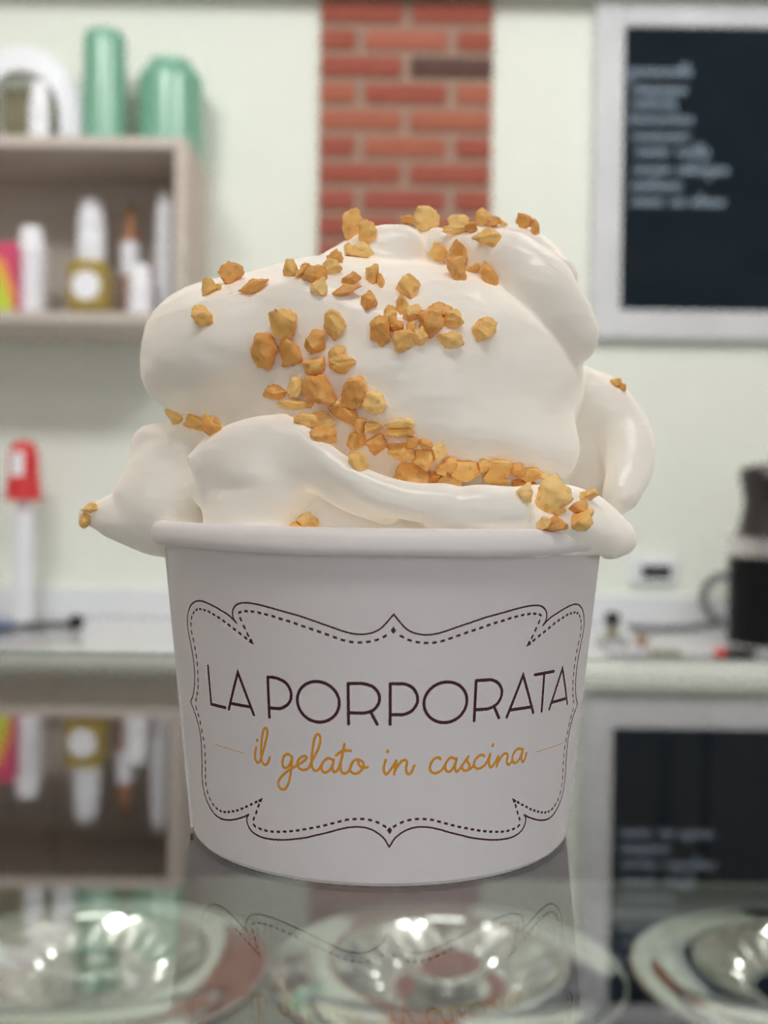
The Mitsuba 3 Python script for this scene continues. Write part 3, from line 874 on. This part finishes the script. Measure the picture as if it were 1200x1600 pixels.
G_TOP, G_RIDGE, G_LOBE, G_MID = 'on the gelato crest', 'along the ridge below the peak', 'on the upper left lobe', 'in the middle of the swirl'
NUTS = [
    ('hazelnut piece in the peak clump before the bricks', [(553, 358, 36, 50, .35), (577, 368, 28, 34), (562, 398, 42, 26), (545, 396, 16, 22)]),
    ('hazelnut piece just below the peak clump, on the ridge', [(523, 407, 26, 26), (519, 424, 30, 28)]),
    ('hazelnut piece in the ridge row left of the peak', [(457, 427, 26, 32), (477, 428, 30, 22), (492, 435, 40, 28, -.3), (499, 451, 28, 28)]),
    ('hazelnut piece in the small pair below the peak clump', [(546, 439, 34, 18, -.2), (542, 455, 46, 18, -.25)]),
    ('hazelnut piece in the trio right of centre below the peak', [(579, 437, 24, 38, .3), (593, 443, 14, 24), (576, 473, 26, 32)]),
    ('brown hazelnut piece standing on the upper left outline', [(363, 437, 38, 38)]),
    ('hazelnut piece on the outline at the far left of the upper lobe', [(329, 455, 26, 28), (342, 452, 12, 10)]),
    ('long curved hazelnut piece lying on the upper left lobe', [(399, 452, 50, 24, -.45)]),
    ('single triangular hazelnut piece low on the upper left lobe', [(320, 497, 32, 34)]),
    ('hazelnut piece in the group of three on the left lobe front', [(445, 508, 42, 46), (415, 545, 42, 56, -.15), (458, 550, 36, 42)]),
    ('hazelnut piece in the pair right of the group of three', [(495, 535, 32, 38), (524, 510, 34, 46, -.2)]),
    ('hazelnut piece in the trio above the trail start', [(495, 573, 36, 28, -.3), (525, 557, 24, 38, .5), (537, 570, 40, 28)]),
    ('hazelnut piece at the left end of the long trail', [(433, 612, 36, 26, -.3), (464, 605, 24, 36, .3), (504, 607, 58, 44, .3), (467, 630, 64, 15), (504, 653, 46, 28), (531, 632, 22, 16)]),
    ('hazelnut piece in the pair above the middle of the trail', [(556, 611, 40, 50), (586, 628, 40, 36, .3)]),
    ('hazelnut piece half sunk in gelato under the trail', [(475, 663, 36, 24), (502, 685, 42, 26)]),
    ('long pale hazelnut piece lying in the trail', [(546, 646, 58, 30, .75)]),
    ('hazelnut piece at the front edge of the trail', [(560, 685, 32, 30), (558, 728, 32, 34)]),
    ('hazelnut piece in the row tucked under the left lobe', [(273, 657, 30, 28), (304, 665, 34, 38), (335, 672, 32, 38)]),
    ('hazelnut piece on the tip of the hanging left lobe', [(145, 796, 28, 16, -.4), (135, 811, 18, 24)]),
    ('hazelnut piece in the trio resting at the cup rim', [(462, 823, 26, 16), (475, 808, 22, 20), (485, 819, 30, 24)]),
    ('hazelnut piece in the row along the crest top', [(635, 347, 22, 14), (667, 352, 40, 40), (716, 352, 34, 22), (716, 364, 46, 12), (754, 349, 24, 32), (737, 361, 20, 16), (770, 351, 26, 16), (787, 352, 12, 9)]),
    ('hazelnut piece on the right end of the crest', [(820, 350, 28, 24), (835, 363, 14, 30)]),
    ('hazelnut piece on the folded flap below the crest', [(764, 377, 46, 30), (690, 392, 30, 28), (722, 397, 28, 42), (711, 432, 32, 46), (743, 422, 30, 20), (770, 435, 26, 54, -.35)]),
    ('hazelnut piece in the round cluster right of the middle', [(637, 455, 38, 38), (629, 480, 20, 32), (610, 493, 20, 28), (618, 511, 26, 24), (595, 520, 32, 48), (645, 493, 32, 26), (687, 487, 38, 22), (673, 510, 38, 46), (706, 503, 34, 28), (702, 533, 42, 26), (656, 529, 24, 34), (632, 535, 36, 38), (642, 514, 16, 18)]),
    ('lone hazelnut piece right of the round cluster', [(754, 518, 38, 38)]),
    ('hazelnut piece in the dense pile mid trail', [(585, 665, 30, 20), (564, 664, 24, 26), (625, 660, 46, 16), (625, 674, 48, 18, -.1), (590, 689, 32, 36), (629, 699, 42, 38, -.4), (647, 689, 22, 24), (664, 691, 22, 18), (662, 712, 38, 38), (687, 705, 24, 28), (646, 738, 54, 44, .5), (700, 721, 28, 28), (677, 743, 20, 26), (702, 751, 44, 36, -.3), (729, 731, 48, 32), (690, 731, 18, 20)]),
    ('hazelnut piece in the band right of the pile', [(777, 730, 46, 36), (775, 747, 40, 14), (756, 725, 18, 22), (806, 730, 28, 28), (827, 738, 32, 26), (820, 751, 46, 22, .2), (845, 739, 30, 12, .3), (860, 750, 18, 12)]),
    ('hazelnut piece in the trail-end clump by the rim', [(856, 780, 58, 54, -.4), (816, 774, 24, 34), (870, 799, 26, 20), (914, 778, 40, 24, .15), (900, 797, 32, 24), (902, 814, 38, 34), (916, 805, 16, 20), (862, 818, 46, 24), (847, 817, 22, 22)]),
    ('hazelnut piece on the back of the right petal', [(960, 601, 18, 14), (970, 608, 11, 14)]),
]
seed = 100
ORD = ['leftmost', 'second from left', 'third from left', 'fourth from left', 'fifth from left', 'sixth from left', 'seventh from left', 'eighth from left', 'ninth from left', 'tenth from left',
       'eleventh from left', 'twelfth from left', 'thirteenth from left', 'fourteenth from left', 'fifteenth from left', 'sixteenth from left']


def nut_label(text, items, it):
    if len(items) == 1:
        return text
    q = sorted(items, key=lambda t: t[0])
    i = q.index(it)
    if len(items) == 2:
        dx, dy = abs(q[0][0] - q[1][0]), abs(q[0][1] - q[1][1])
        w = ('left' if i == 0 else 'right') if dx > dy else ('upper' if it[1] == min(t[1] for t in items) else 'lower')
        return f'{w} {text}'
    big = max(items, key=lambda t: t[2] * t[3])
    if it is big:
        return 'largest ' + text
    w = ORD[i] if i < len(q) - 1 else 'rightmost'
    return f'{w} {text}'


BROWN = {363, 415, 458, 433, 820, 835, 770, 711, 502, 335, 722, 546, 542}
for labtext, items in NUTS:
    for it in items:
        px, py, w, h = it[:4]
        sl = it[4] if len(it) > 4 else 0.0
        seed += 1
        p, nrm = on_gelato(px, py)
        sc = (p[1] + 0.2) / F_PX
        wm, hm = w * sc, h * sc
        dm = 0.85 * min(max(wm, hm), 1.25 * min(wm, hm)) if min(w, h) > 16 else 1.1 * min(wm, hm) + 0.0007
        facing = max(0.25, abs(nrm[1]))
        p = p + nrm * (0.24 * dm)
        r_ = random.Random(seed)
        b = 'm_nut_brown' if px in BROWN else r_.choice(['m_nut_golden', 'm_nut_golden', 'm_nut_brown', 'm_nut_pale'])
        m = nut_mesh(wm * 1.06, hm * 1.06, dm, seed, sl)
        m.apply_translation(p)
        grp = 'hazelnut pieces: ' + labtext.replace('hazelnut piece ', '', 1) if len(items) > 1 else 'hazelnut pieces scattered on the gelato'
        kk = thing('hazelnut_piece', nut_label(labtext, items, it), 'nut', grp)
        whole(kk, m, b, 42)

# ------------------------------------------------------------------ wall shelf
SY0, SY1 = WALL_Y - 0.272, WALL_Y - 0.001        # front and back
SD = SY0 + 0.2
st, sb = at(200, 213, SD)[2], at(150, 505, SD)[2]
st_in, sb_in = at(200, 231, SD)[2], at(150, 487, SD)[2]
sx1 = at(292, 350, SD)[0]
sx1_in = at(272, 350, SD)[0]
sx0 = sx1 - 0.95
k = SHELF = thing('wall_shelf', 'pale oak box shelf on the wall holding cups and canisters', 'shelf')
part(k, 'top_board', box((sx0, SY0, st_in), (sx1, SY1, st), 0.0015), 'm_shelf_wood')
part(k, 'bottom_board', box((sx0, SY0, sb), (sx1, SY1, sb_in), 0.0015), 'm_shelf_wood')
part(k, 'side_panel', box((sx1_in, SY0, sb_in), (sx1, SY1, st_in), 0.0015), 'm_shelf_wood')
part(k, 'side_panel', box((sx0, SY0, sb_in), (sx0 + sx1 - sx1_in, SY1, st_in), 0.0015), 'm_shelf_wood')
part(k, 'back_panel', box((sx0, SY1 - 0.008, sb_in), (sx1_in, SY1, st_in)), 'm_shelf_wood')


def canister(px_l, px_r, py_top, Y, z0, label, shoulder, neck):
    c = at((px_l + px_r) / 2, py_top, Y)
    r = (px_r - px_l) / 2 / F_PX * Y
    zt = c[2]
    k = thing('canister', label, 'canister', 'green canisters on the shelf')
    h = zt - z0
    body = [(0, 0), (r * 0.96, 0), (r, 0.004)] + [(r, h * t) for t in np.linspace(0.1, 1 - shoulder - 0.03, 6)]
    pr = body + spline([(r, h * (1 - shoulder)), (r * 0.97, h * (1 - shoulder * 0.62)), (r * neck * 1.1, h * (1 - shoulder * 0.20)), (r * neck, h - 0.012)], 5).tolist()
    part(k, 'body', lathe(pr + [(0, h - 0.012)], 64, (c[0], Y - 0.2, z0)), 'm_green_enamel')
    rl = r * neck * 1.02
    part(k, 'lid', lathe([(0, h - 0.012), (rl, h - 0.012), (rl, h - 0.003), (rl - 0.004, h), (0, h)], 64, (c[0], Y - 0.2, z0)), 'm_green_enamel')
    return c, r


canister(131, 197, 52, 2.40, st, 'tall narrow mint green canister on top of the shelf', 0.10, 0.84)
canister(217, 317, 98, 2.45, st, 'wide mint green canister with rounded shoulders on the shelf end', 0.27, 0.66)

# white arch ring and cup stack on top
k = thing('arch_frame', 'white round arch-shaped frame standing on top of the shelf', 'frame')
cR = at(38, 190, 2.46)
ro, ri = 92 / F_PX * 2.46, 60 / F_PX * 2.46
cz = max(cR[2], st + 0.001)
th = np.linspace(0, np.pi, 40)
pts2 = [(ro * math.cos(a), ro * 1.18 * math.sin(a)) for a in th] + [(ri * math.cos(a), ri * 1.22 * math.sin(a)) for a in th[::-1]]
pts2 = [(ro, -(cz - st))] + pts2[:40] + [(-ro, -(cz - st)), (-ri, -(cz - st))] + pts2[40:] + [(ri, -(cz - st))]
am = trimesh.creation.extrude_polygon(sg.Polygon(pts2).buffer(-0.003).buffer(0.003), 0.05, engine='earcut')
am.apply_transform(trimesh.transformations.rotation_matrix(np.pi / 2, (1, 0, 0)))
am.apply_translation((cR[0], 2.46 - 0.2 + 0.025, cz))
part(k, 'arch', am, 'm_white_plastic')
k = thing('olive_box', 'small olive box standing inside the white arch on the shelf', 'box')
p0, p1 = at(8, 208, 2.505), at(112, 145, 2.505)
part(k, 'body', box((p0[0], 2.29, st), (p1[0], 2.33, p1[2] - 0.012), 0.003), 'm_olive')
part(k, 'lid', box((p0[0] - 0.002, 2.288, p1[2] - 0.012), (p1[0] + 0.002, 2.332, p1[2]), 0.003), 'm_olive')

CR = 0.033
CUPMESH = {}
CORD = 'first second third fourth fifth sixth seventh eighth ninth tenth eleventh twelfth thirteenth fourteenth fifteenth sixteenth seventeenth eighteenth nineteenth twentieth'.split()


def cup_mesh(r, h=0.055):
    key = round(r, 4)
    if key not in CUPMESH:
        pr = [(r * 0.68, 0), (r * 0.93, h - 0.003), (r * 0.99, h - 0.004), (r, h - 0.0015), (r * 0.98, h), (r * 0.90, h - 0.001), (r * 0.66, 0.004), (0, 0.004), (0, 0.001), (r * 0.66, 0.001), (r * 0.68, 0)]
        CUPMESH[key] = mikit.ply(lathe(pr, 40), 'm_white_paper', 40)
    return CUPMESH[key]


def cup_stack(px_l, px_r, py_top, Y, z0, where, pitch=0.0115):
    r = (px_r - px_l) / 2 / F_PX * Y
    c = at((px_l + px_r) / 2, py_top, Y)
    h = 0.055
    H = c[2] - z0
    n = max(2, int(round((H - h) / pitch)) + 1)
    pt = (H - h) / (n - 1)
    for i in range(n):
        nth = 'lowest' if i == 0 else 'topmost' if i == n - 1 else CORD[i] + ' lowest'
        kk = thing('paper_cup', f'{nth} white cup of the stack {where}', 'cup', f'cups stacked {where}')
        d = cup_mesh(r)
        # stacked mouth down: the rims make the ribs
        whole(kk, {**d, 'to_world': T().translate([c[0], Y - 0.2, z0 + h + i * pt]).rotate([1, 0, 0], 180)}, None)


cup_stack(45, 80, 130, 2.38, st, 'inside the white arch on top of the shelf')
cup_stack(26, 73, 356, 2.36, sb_in, 'beside the pink and green packet in the shelf')
cup_stack(120, 166, 312, 2.44, sb_in, 'behind the honey jar in the shelf')
cup_stack(198, 241, 414, 2.345, sb_in, 'that is lowest, near the shelf end')
cup_stack(243, 274, 302, 2.42, sb_in, 'that is tallest, against the shelf side panel')

# honey jar
k = thing('honey_jar', 'small square honey-yellow jar with white cap and round label in the shelf', 'jar')
c = at(142, 440, 2.31)
w = 29 / F_PX * 2.31
zt = at(142, 411, 2.31)[2]
part(k, 'body', box((c[0] - w, 2.11 - w, sb_in), (c[0] + w, 2.11 + w, zt), 0.008), 'm_honey', label='honey-yellow jar body')
part(k, 'cap', lathe([(0, 0), (w * 0.62, 0), (w * 0.74, 0.012), (w * 0.74, 0.050), (w * 0.55, 0.062), (0, 0.062)], 40, (c[0], 2.11, zt)), 'm_white_plastic', label='white cap')
lbm = trimesh.creation.cylinder(radius=w * 0.76, height=0.0015, sections=40)
lbm.apply_transform(trimesh.transformations.rotation_matrix(np.pi / 2, (1, 0, 0)))
lbm.apply_translation((c[0], 2.11 - w - 0.0005, (sb_in + zt) / 2))
part(k, 'paper_label', lbm, 'm_white_paper', label='round white paper label')

# syrup bottle with copper top
k = thing('syrup_bottle', 'slim copper-coloured bottle with white label behind the lowest cup stack', 'bottle')
c = at(205, 320, 2.45)
r = 14 / F_PX * 2.45
H = c[2] - sb_in
part(k, 'body', lathe(spline([(r, 0), (r, H * 0.35), (r, H * 0.68), (r * 0.6, H * 0.84), (r * 0.42, H * 0.93)], 5).tolist() + [(0, H * 0.93)], 40, (c[0], 2.25, sb_in)), 'm_copper')
part(k, 'cap', lathe([(0, H * 0.92), (r * 0.5, H * 0.92), (r * 0.5, H), (0, H)], 32, (c[0], 2.25, sb_in)), 'm_cork')
part(k, 'paper_label', lathe([(r + 0.0006, H * 0.40), (r + 0.0006, H * 0.68)], 40, (c[0], 2.25, sb_in)), 'm_white_paper', label='white label')

# colourful packet
k = thing('snack_packet', 'pink, orange and lime packet at the shelf edge of the picture', 'packet')
pa, pb = at(-40, 480, 2.30), at(26, 378, 2.30)
part(k, 'body', box((pa[0], 2.10, sb_in), (pb[0], 2.13, pb[2]), 0.006), 'm_pink')
W_, H_ = pb[0] - pa[0], pb[2] - sb_in
for nm, poly in (('lime_print', [(0, 0.02), (0.95, 0.02), (0.62, 0.55), (0, 0.75)]), ('orange_print', [(0.95, 0.06), (0.62, 0.55), (0, 0.75), (0, 0.92), (0.7, 0.75), (0.97, 0.3)])):
    pm = trimesh.creation.extrude_polygon(sg.Polygon([(x * W_, z * H_) for x, z in poly]), 0.0008, engine='earcut')
    pm.apply_transform(trimesh.transformations.rotation_matrix(np.pi / 2, (1, 0, 0)))
    pm.apply_translation((pa[0], 2.0998, sb_in))
    part(k, nm, pm, 'm_lime' if nm.startswith('lime') else 'm_orange', smooth=False)

# ------------------------------------------------------------------ chalkboard
BY = WALL_Y - 0.035
D_ = BY + 0.2
k = thing('chalkboard', 'dark menu chalkboard in a whitewashed wood frame on the wall', 'chalkboard')
fx0, fx1 = at(928, 300, D_)[0], at(973, 300, D_)[0]
fz0, fz1 = at(1000, 528, D_)[2], at(1000, 484, D_)[2]
fz2, fz3 = at(1000, 40, D_)[2], at(1000, 4, D_)[2]
fxR = fx1 + 0.62
part(k, 'slate', box((fx1 - 0.01, BY + 0.012, fz1 - 0.01), (fxR + 0.01, BY + 0.022, fz2 + 0.01)), 'm_slate', label='black slate panel')
fw = fx1 - fx0
part(k, 'frame_side', box((fx0, BY, fz0), (fx1, WALL_Y - 0.001, fz3), 0.003), 'm_frame_wood')
part(k, 'frame_side', box((fxR, BY, fz0), (fxR + fw, WALL_Y - 0.001, fz3), 0.003), 'm_frame_wood')
part(k, 'frame_rail', box((fx1, BY, fz0), (fxR, WALL_Y - 0.001, fz1), 0.003), 'm_frame_wood')
part(k, 'frame_rail', box((fx1, BY, fz2), (fxR, WALL_Y - 0.001, fz3), 0.003), 'm_frame_wood')
cr = random.Random(11)
CH = [(113, [(980, 1080)], {985: 'd', 1064: 'a', 1072: 'a'}), (141, [(988, 1075)], {1046: 'd'}), (163, [(988, 1058)], {1055: 'd', 1020: 'a'}), (187, [(982, 1083)], {1015: 'a', 1050: 'a'}),
      (214, [(988, 1077)], {995: 'd', 1040: 'a'}), (238, [(992, 1045), (1058, 1110)], {1088: 'f', 1097: 'f'}), (266, [(990, 1045), (1057, 1140)], {1108: 'd', 1080: 'a'}), (291, [(985, 1066)], {993: 'd', 1020: 'a'}),
      (316, [(985, 1036), (1048, 1070), (1078, 1136)], {1095: 'a'})]
marks = []
for (cy, segs, ext) in CH:
    for (a, b) in segs:
        x, pts = a, []
        up = True
        while x < b:
            hgt = 5.5 + cr.uniform(-1, 1)
            lo_, hi_ = 5.0, hgt
            for ex, kd in ext.items():
                if abs(ex - x) < 3:
                    if kd in 'df':
                        lo_ = 14
                    if kd in 'af':
                        hi_ = 14
            pts.append((x + (2.0 if up else 0), cy - hi_ if up else cy + lo_))
            x += 3.6 + cr.uniform(-0.5, 1.0)
            up = not up
        w3 = np.array([at(q[0], q[1] + 0.012 * (q[0] - 980), D_ + 0.012) for q in pts])
        ls = sg.LineString(spline(np.stack([w3[:, 0], w3[:, 2]], 1), 4)).buffer(0.0017, quad_segs=2)
        marks.append(ls)
wm_ = cat(*[trimesh.creation.extrude_polygon(q, 0.0006, engine='earcut') for mk in marks for q in getattr(mk, 'geoms', [mk])])
wm_.apply_transform(trimesh.transformations.rotation_matrix(np.pi / 2, (1, 0, 0)))
wm_.apply_translation((0, BY + 0.0119, 0))
part(k, 'chalk_writing', wm_, 'm_chalk', smooth=False, label='nine lines of white chalk handwriting')

# ------------------------------------------------------------------ wall control
k = thing('wall_thermostat', 'small white wall thermostat with dark screen between cup and coffee maker', 'thermostat')
a, b = at(986, 911, 2.53), at(1058, 870, 2.53)
part(k, 'body', box((a[0], WALL_Y - 0.022, a[2]), (b[0], WALL_Y - 0.001, b[2]), 0.004), 'm_white_plastic')
a, b = at(1003, 903, 2.527), at(1049, 885, 2.527)
part(k, 'screen', box((a[0], WALL_Y - 0.0235, a[2]), (b[0], WALL_Y - 0.021, b[2]), 0.001), 'm_black_plastic', label='dark screen')

# ------------------------------------------------------------------ things on the counter


def on_counter(px, py):
    d = ray(px, py)
    t = (ZW - CAM[2]) / d[2]
    return CAM + d * t, t


# red capped dispenser
base, Yb = on_counter(40, 972)
k = thing('red_capped_bottle', 'tall slim white bottle with bell-shaped red cap standing on the counter', 'bottle')
s = Yb / F_PX
ztop, zcap, = at(33, 688, Yb)[2] - ZW, at(33, 781, Yb)[2] - ZW
xc = at(36, 850, Yb)[0]
ctr = (xc, base[1], ZW)
rw = 15.5 * s
part(k, 'tube', lathe([(0, 0), (rw, 0), (rw, zcap * 0.90), (rw * 0.72, zcap * 0.93), (rw * 0.72, zcap + 0.005), (0, zcap + 0.005)], 40, ctr), 'm_white_plastic', label='white tube')
ch = ztop - zcap
cap_pr = spline([(29 * s, 0), (27 * s, ch * 0.15), (24 * s, ch * 0.45), (22.5 * s, ch * 0.75), (17 * s, ch * 0.93), (8 * s, ch * 0.99)], 6).tolist() + [(0, ch)]
part(k, 'cap', lathe([(0, 0), (29 * s, 0)] + cap_pr, 48, (xc, base[1], ZW + zcap)), 'm_red_plastic', label='bell-shaped red cap')
lbl = []
for i, tz in enumerate(np.linspace(0.40, 0.80, 8)):
    for j, ta in enumerate(np.linspace(-0.45, 0.45, 8)):
        rr = np.interp(tz * ch, [q[1] for q in cap_pr], [q[0] for q in cap_pr]) + 0.0006
        lbl.append((xc + rr * math.sin(ta - 0.15), base[1] - rr * math.cos(ta - 0.15), ZW + zcap + tz * ch))
lf = [[i * 8 + j, i * 8 + j + 1, (i + 1) * 8 + j + 1] for i in range(7) for j in range(7)] + [[i * 8 + j, (i + 1) * 8 + j + 1, (i + 1) * 8 + j] for i in range(7) for j in range(7)]
part(k, 'paper_label', trimesh.Trimesh(lbl, lf, process=False), 'm_white_paper', label='white label on the red cap')

# tongs
k = thing('serving_tongs', 'dark wire serving tongs with a black tip lying on the white counter', 'tongs')
e0, _ = on_counter(-60, 1004)
e1, _ = on_counter(112, 986)
up = np.array([0, 0, 1])
for q, (o0, o1, lift) in enumerate([(0.0, 0.0, 0.012), (-0.016, -0.004, 0.005)]):
    a = e0 + np.array([0, o0, 0.006])
    b = e1 + np.array([0, o1, 0.014 - 0.006 * q])
    pts = [a + (b - a) * t + up * lift * math.sin(math.pi * t) for t in np.linspace(0, 1, 16)]
    part(k, 'arm', tube(pts, 0.0042), 'm_grey_rubber' if q else 'm_black_plastic')
tip = trimesh.creation.icosphere(3, 1.0)
tip.apply_scale((0.019, 0.013, 0.015))
tip.apply_transform(trimesh.transformations.rotation_matrix(-0.5, (0, 1, 0)))
tip.apply_translation(e1 + np.array([0.008, 0, 0.0175]))
part(k, 'tip', tip, 'm_black_plastic', label='black rubber tip')
# blue handled scraper
k = thing('spatula', 'spatula with a blue handle and dark blade lying at the counter end', 'spatula')
c, _ = on_counter(3, 986)
hb = trimesh.convex.convex_hull(np.vstack([trimesh.creation.icosphere(2, 0.011).vertices + (-0.12, -0.02, 0.013), trimesh.creation.icosphere(2, 0.008).vertices + (0.02, 0, 0.013)]))
hb.apply_translation(c)
part(k, 'handle', hb, 'm_blue_plastic', label='blue handle')
part(k, 'blade', box(c + np.array([0.015, -0.02, 0.010]), c + np.array([0.09, 0.014, 0.013]), 0.001), 'm_grey_rubber', label='dark blade')

# coffee maker on the right
base, Yb = on_counter(1200, 1004)
s = Yb / F_PX
k = thing('coffee_maker', 'black coffee maker with round handle, steel band and dark top on the counter', 'coffee maker')
xc = base[0] + 8 * s
Rj = 70 * s
zb = at(1200, 868, Yb)[2] - ZW
zn = at(1200, 838, Yb)[2] - ZW
zl = at(1200, 748, Yb)[2] - ZW
zt = at(1200, 724, Yb)[2] - ZW
ctr = (xc, base[1], ZW)
part(k, 'body', lathe([(0, 0), (Rj * 0.98, 0), (Rj, 0.005), (Rj, zb * 0.95), (Rj * 0.98, zb), (0, zb)], 64, ctr), 'm_black_plastic', label='black cylindrical jug')
part(k, 'band', lathe([(0, zb), (Rj * 0.99, zb), (Rj * 0.99, zn - 0.002), (Rj * 0.95, zn), (0, zn)], 64, ctr), 'm_satin_steel', label='steel band')
part(k, 'hopper', lathe([(0, zn)] + spline([(Rj * 0.84, zn), (Rj * 0.74, zn + 0.35 * (zl - zn)), (Rj * 0.70, zn + 0.6 * (zl - zn)), (Rj * 0.78, zl)], 6).tolist() + [(0, zl)], 64, ctr), 'm_smoky', label='smoky dark hopper')
part(k, 'lid', lathe([(0, zl), (Rj * 0.80, zl), (Rj * 0.82, zl + 0.004), (Rj * 0.74, zt - 0.008), (Rj * 0.3, zt), (0, zt)], 64, ctr), 'm_smoky')
hp = [at(px_, py_, Yb) for px_, py_ in ((1142, 898), (1124, 901), (1107, 912), (1099, 932), (1104, 952), (1120, 968), (1142, 978))]
part(k, 'handle', tube(spline(hp, 5), 0.0085, 16), 'm_grey_rubber', label='round grey handle')
# power cable
k = thing('power_cable', 'grey power cable lying from the coffee maker across the counter', 'cable')
pts = [on_counter(px_, py_)[0] + up * 0.006 for px_, py_ in ((985, 984), (1010, 987), (1045, 987), (1080, 984), (1110, 979), (1140, 976))]
whole(k, tube(spline(pts, 6), 0.006, 12), 'm_grey_rubber')
# grey mat
k = thing('counter_mat', 'thin grey rubber mat lying on the worktop in front of the coffee maker', 'mat')
mx0 = on_counter(935, 1012)[0][0]
whole(k, box((mx0, 1.70, ZW), (1.15, 1.842, ZW + 0.002), 0.0008), 'm_counter_mat')
MAT = ZW + 0.002
# tamper
k = thing('coffee_tamper', 'steel coffee tamper with round black knob standing on the counter', 'tamper')
base, Yb = on_counter(956, 1006)
s = Yb / F_PX
H = at(956, 957, Yb)[2] - ZW
part(k, 'base', lathe([(0, 0), (26 * s, 0), (26 * s, 0.010), (22 * s, 0.014), (9 * s, 0.017), (0, 0.017)], 40, (base[0], base[1], MAT)), 'm_satin_steel')
part(k, 'stem', lathe([(0, 0.015), (9 * s, 0.015), (8 * s, H * 0.6), (0, H * 0.6)], 32, (base[0], base[1], MAT)), 'm_olive')
part(k, 'knob', lathe([(0, H * 0.55)] + spline([(7 * s, H * 0.56), (12 * s, H * 0.72), (11 * s, H * 0.9), (5 * s, H * 0.99)], 5).tolist() + [(0, H)], 32, (base[0], base[1], MAT)), 'm_black_plastic', label='black knob')
# cork stopper, small dishes, marker
k = thing('cork_stopper', 'small brown cork stopper on the counter between tamper and cable', 'stopper')
base, Yb = on_counter(1003, 1011)
whole(k, lathe([(0, 0), (0.009, 0), (0.012, 0.018), (0.0115, 0.020), (0, 0.020)], 24, (base[0], base[1], MAT)), 'm_cork')
for px_, py_, rr, lt in ((999, 1027, 0.014, 'small white dish on the counter edge nearer the coffee maker'), (966, 1027, 0.012, 'small white dish on the counter edge beside the cup')):
    base, Yb = on_counter(px_, py_)
    k = thing('small_dish', lt, 'dish', 'white dishes on the counter')
    whole(k, lathe([(0, 0), (rr * 0.6, 0), (rr, 0.012), (rr * 0.95, 0.012), (rr * 0.55, 0.002), (0, 0.002)], 32, (base[0], base[1], MAT)), 'm_white_plastic')
k = thing('sugar_sachet', 'flat olive sachet lying on the counter edge', 'sachet')
base, Yb = on_counter(1040, 1024)
whole(k, box(base + np.array([-0.028, -0.02, 0.002]), base + np.array([0.028, 0.02, 0.008]), 0.0028), 'm_olive')
k = thing('marker_pen', 'black marker pen with a red cap lying on the counter', 'pen')
a, _ = on_counter(1116, 1030)
b, _ = on_counter(1178, 1031)
d_ = (b - a)
part(k, 'barrel', tube([a + d_ * 0.22 + up * 0.0116, a + d_ * 0.5 + up * 0.0116, a + d_ + up * 0.0116], 0.0085), 'm_black_plastic')
part(k, 'cap', tube([a + up * 0.0116, a + d_ * 0.1 + up * 0.0116, a + d_ * 0.25 + up * 0.0116], [0.006, 0.0095, 0.0095]), 'm_red_plastic', label='red cap')
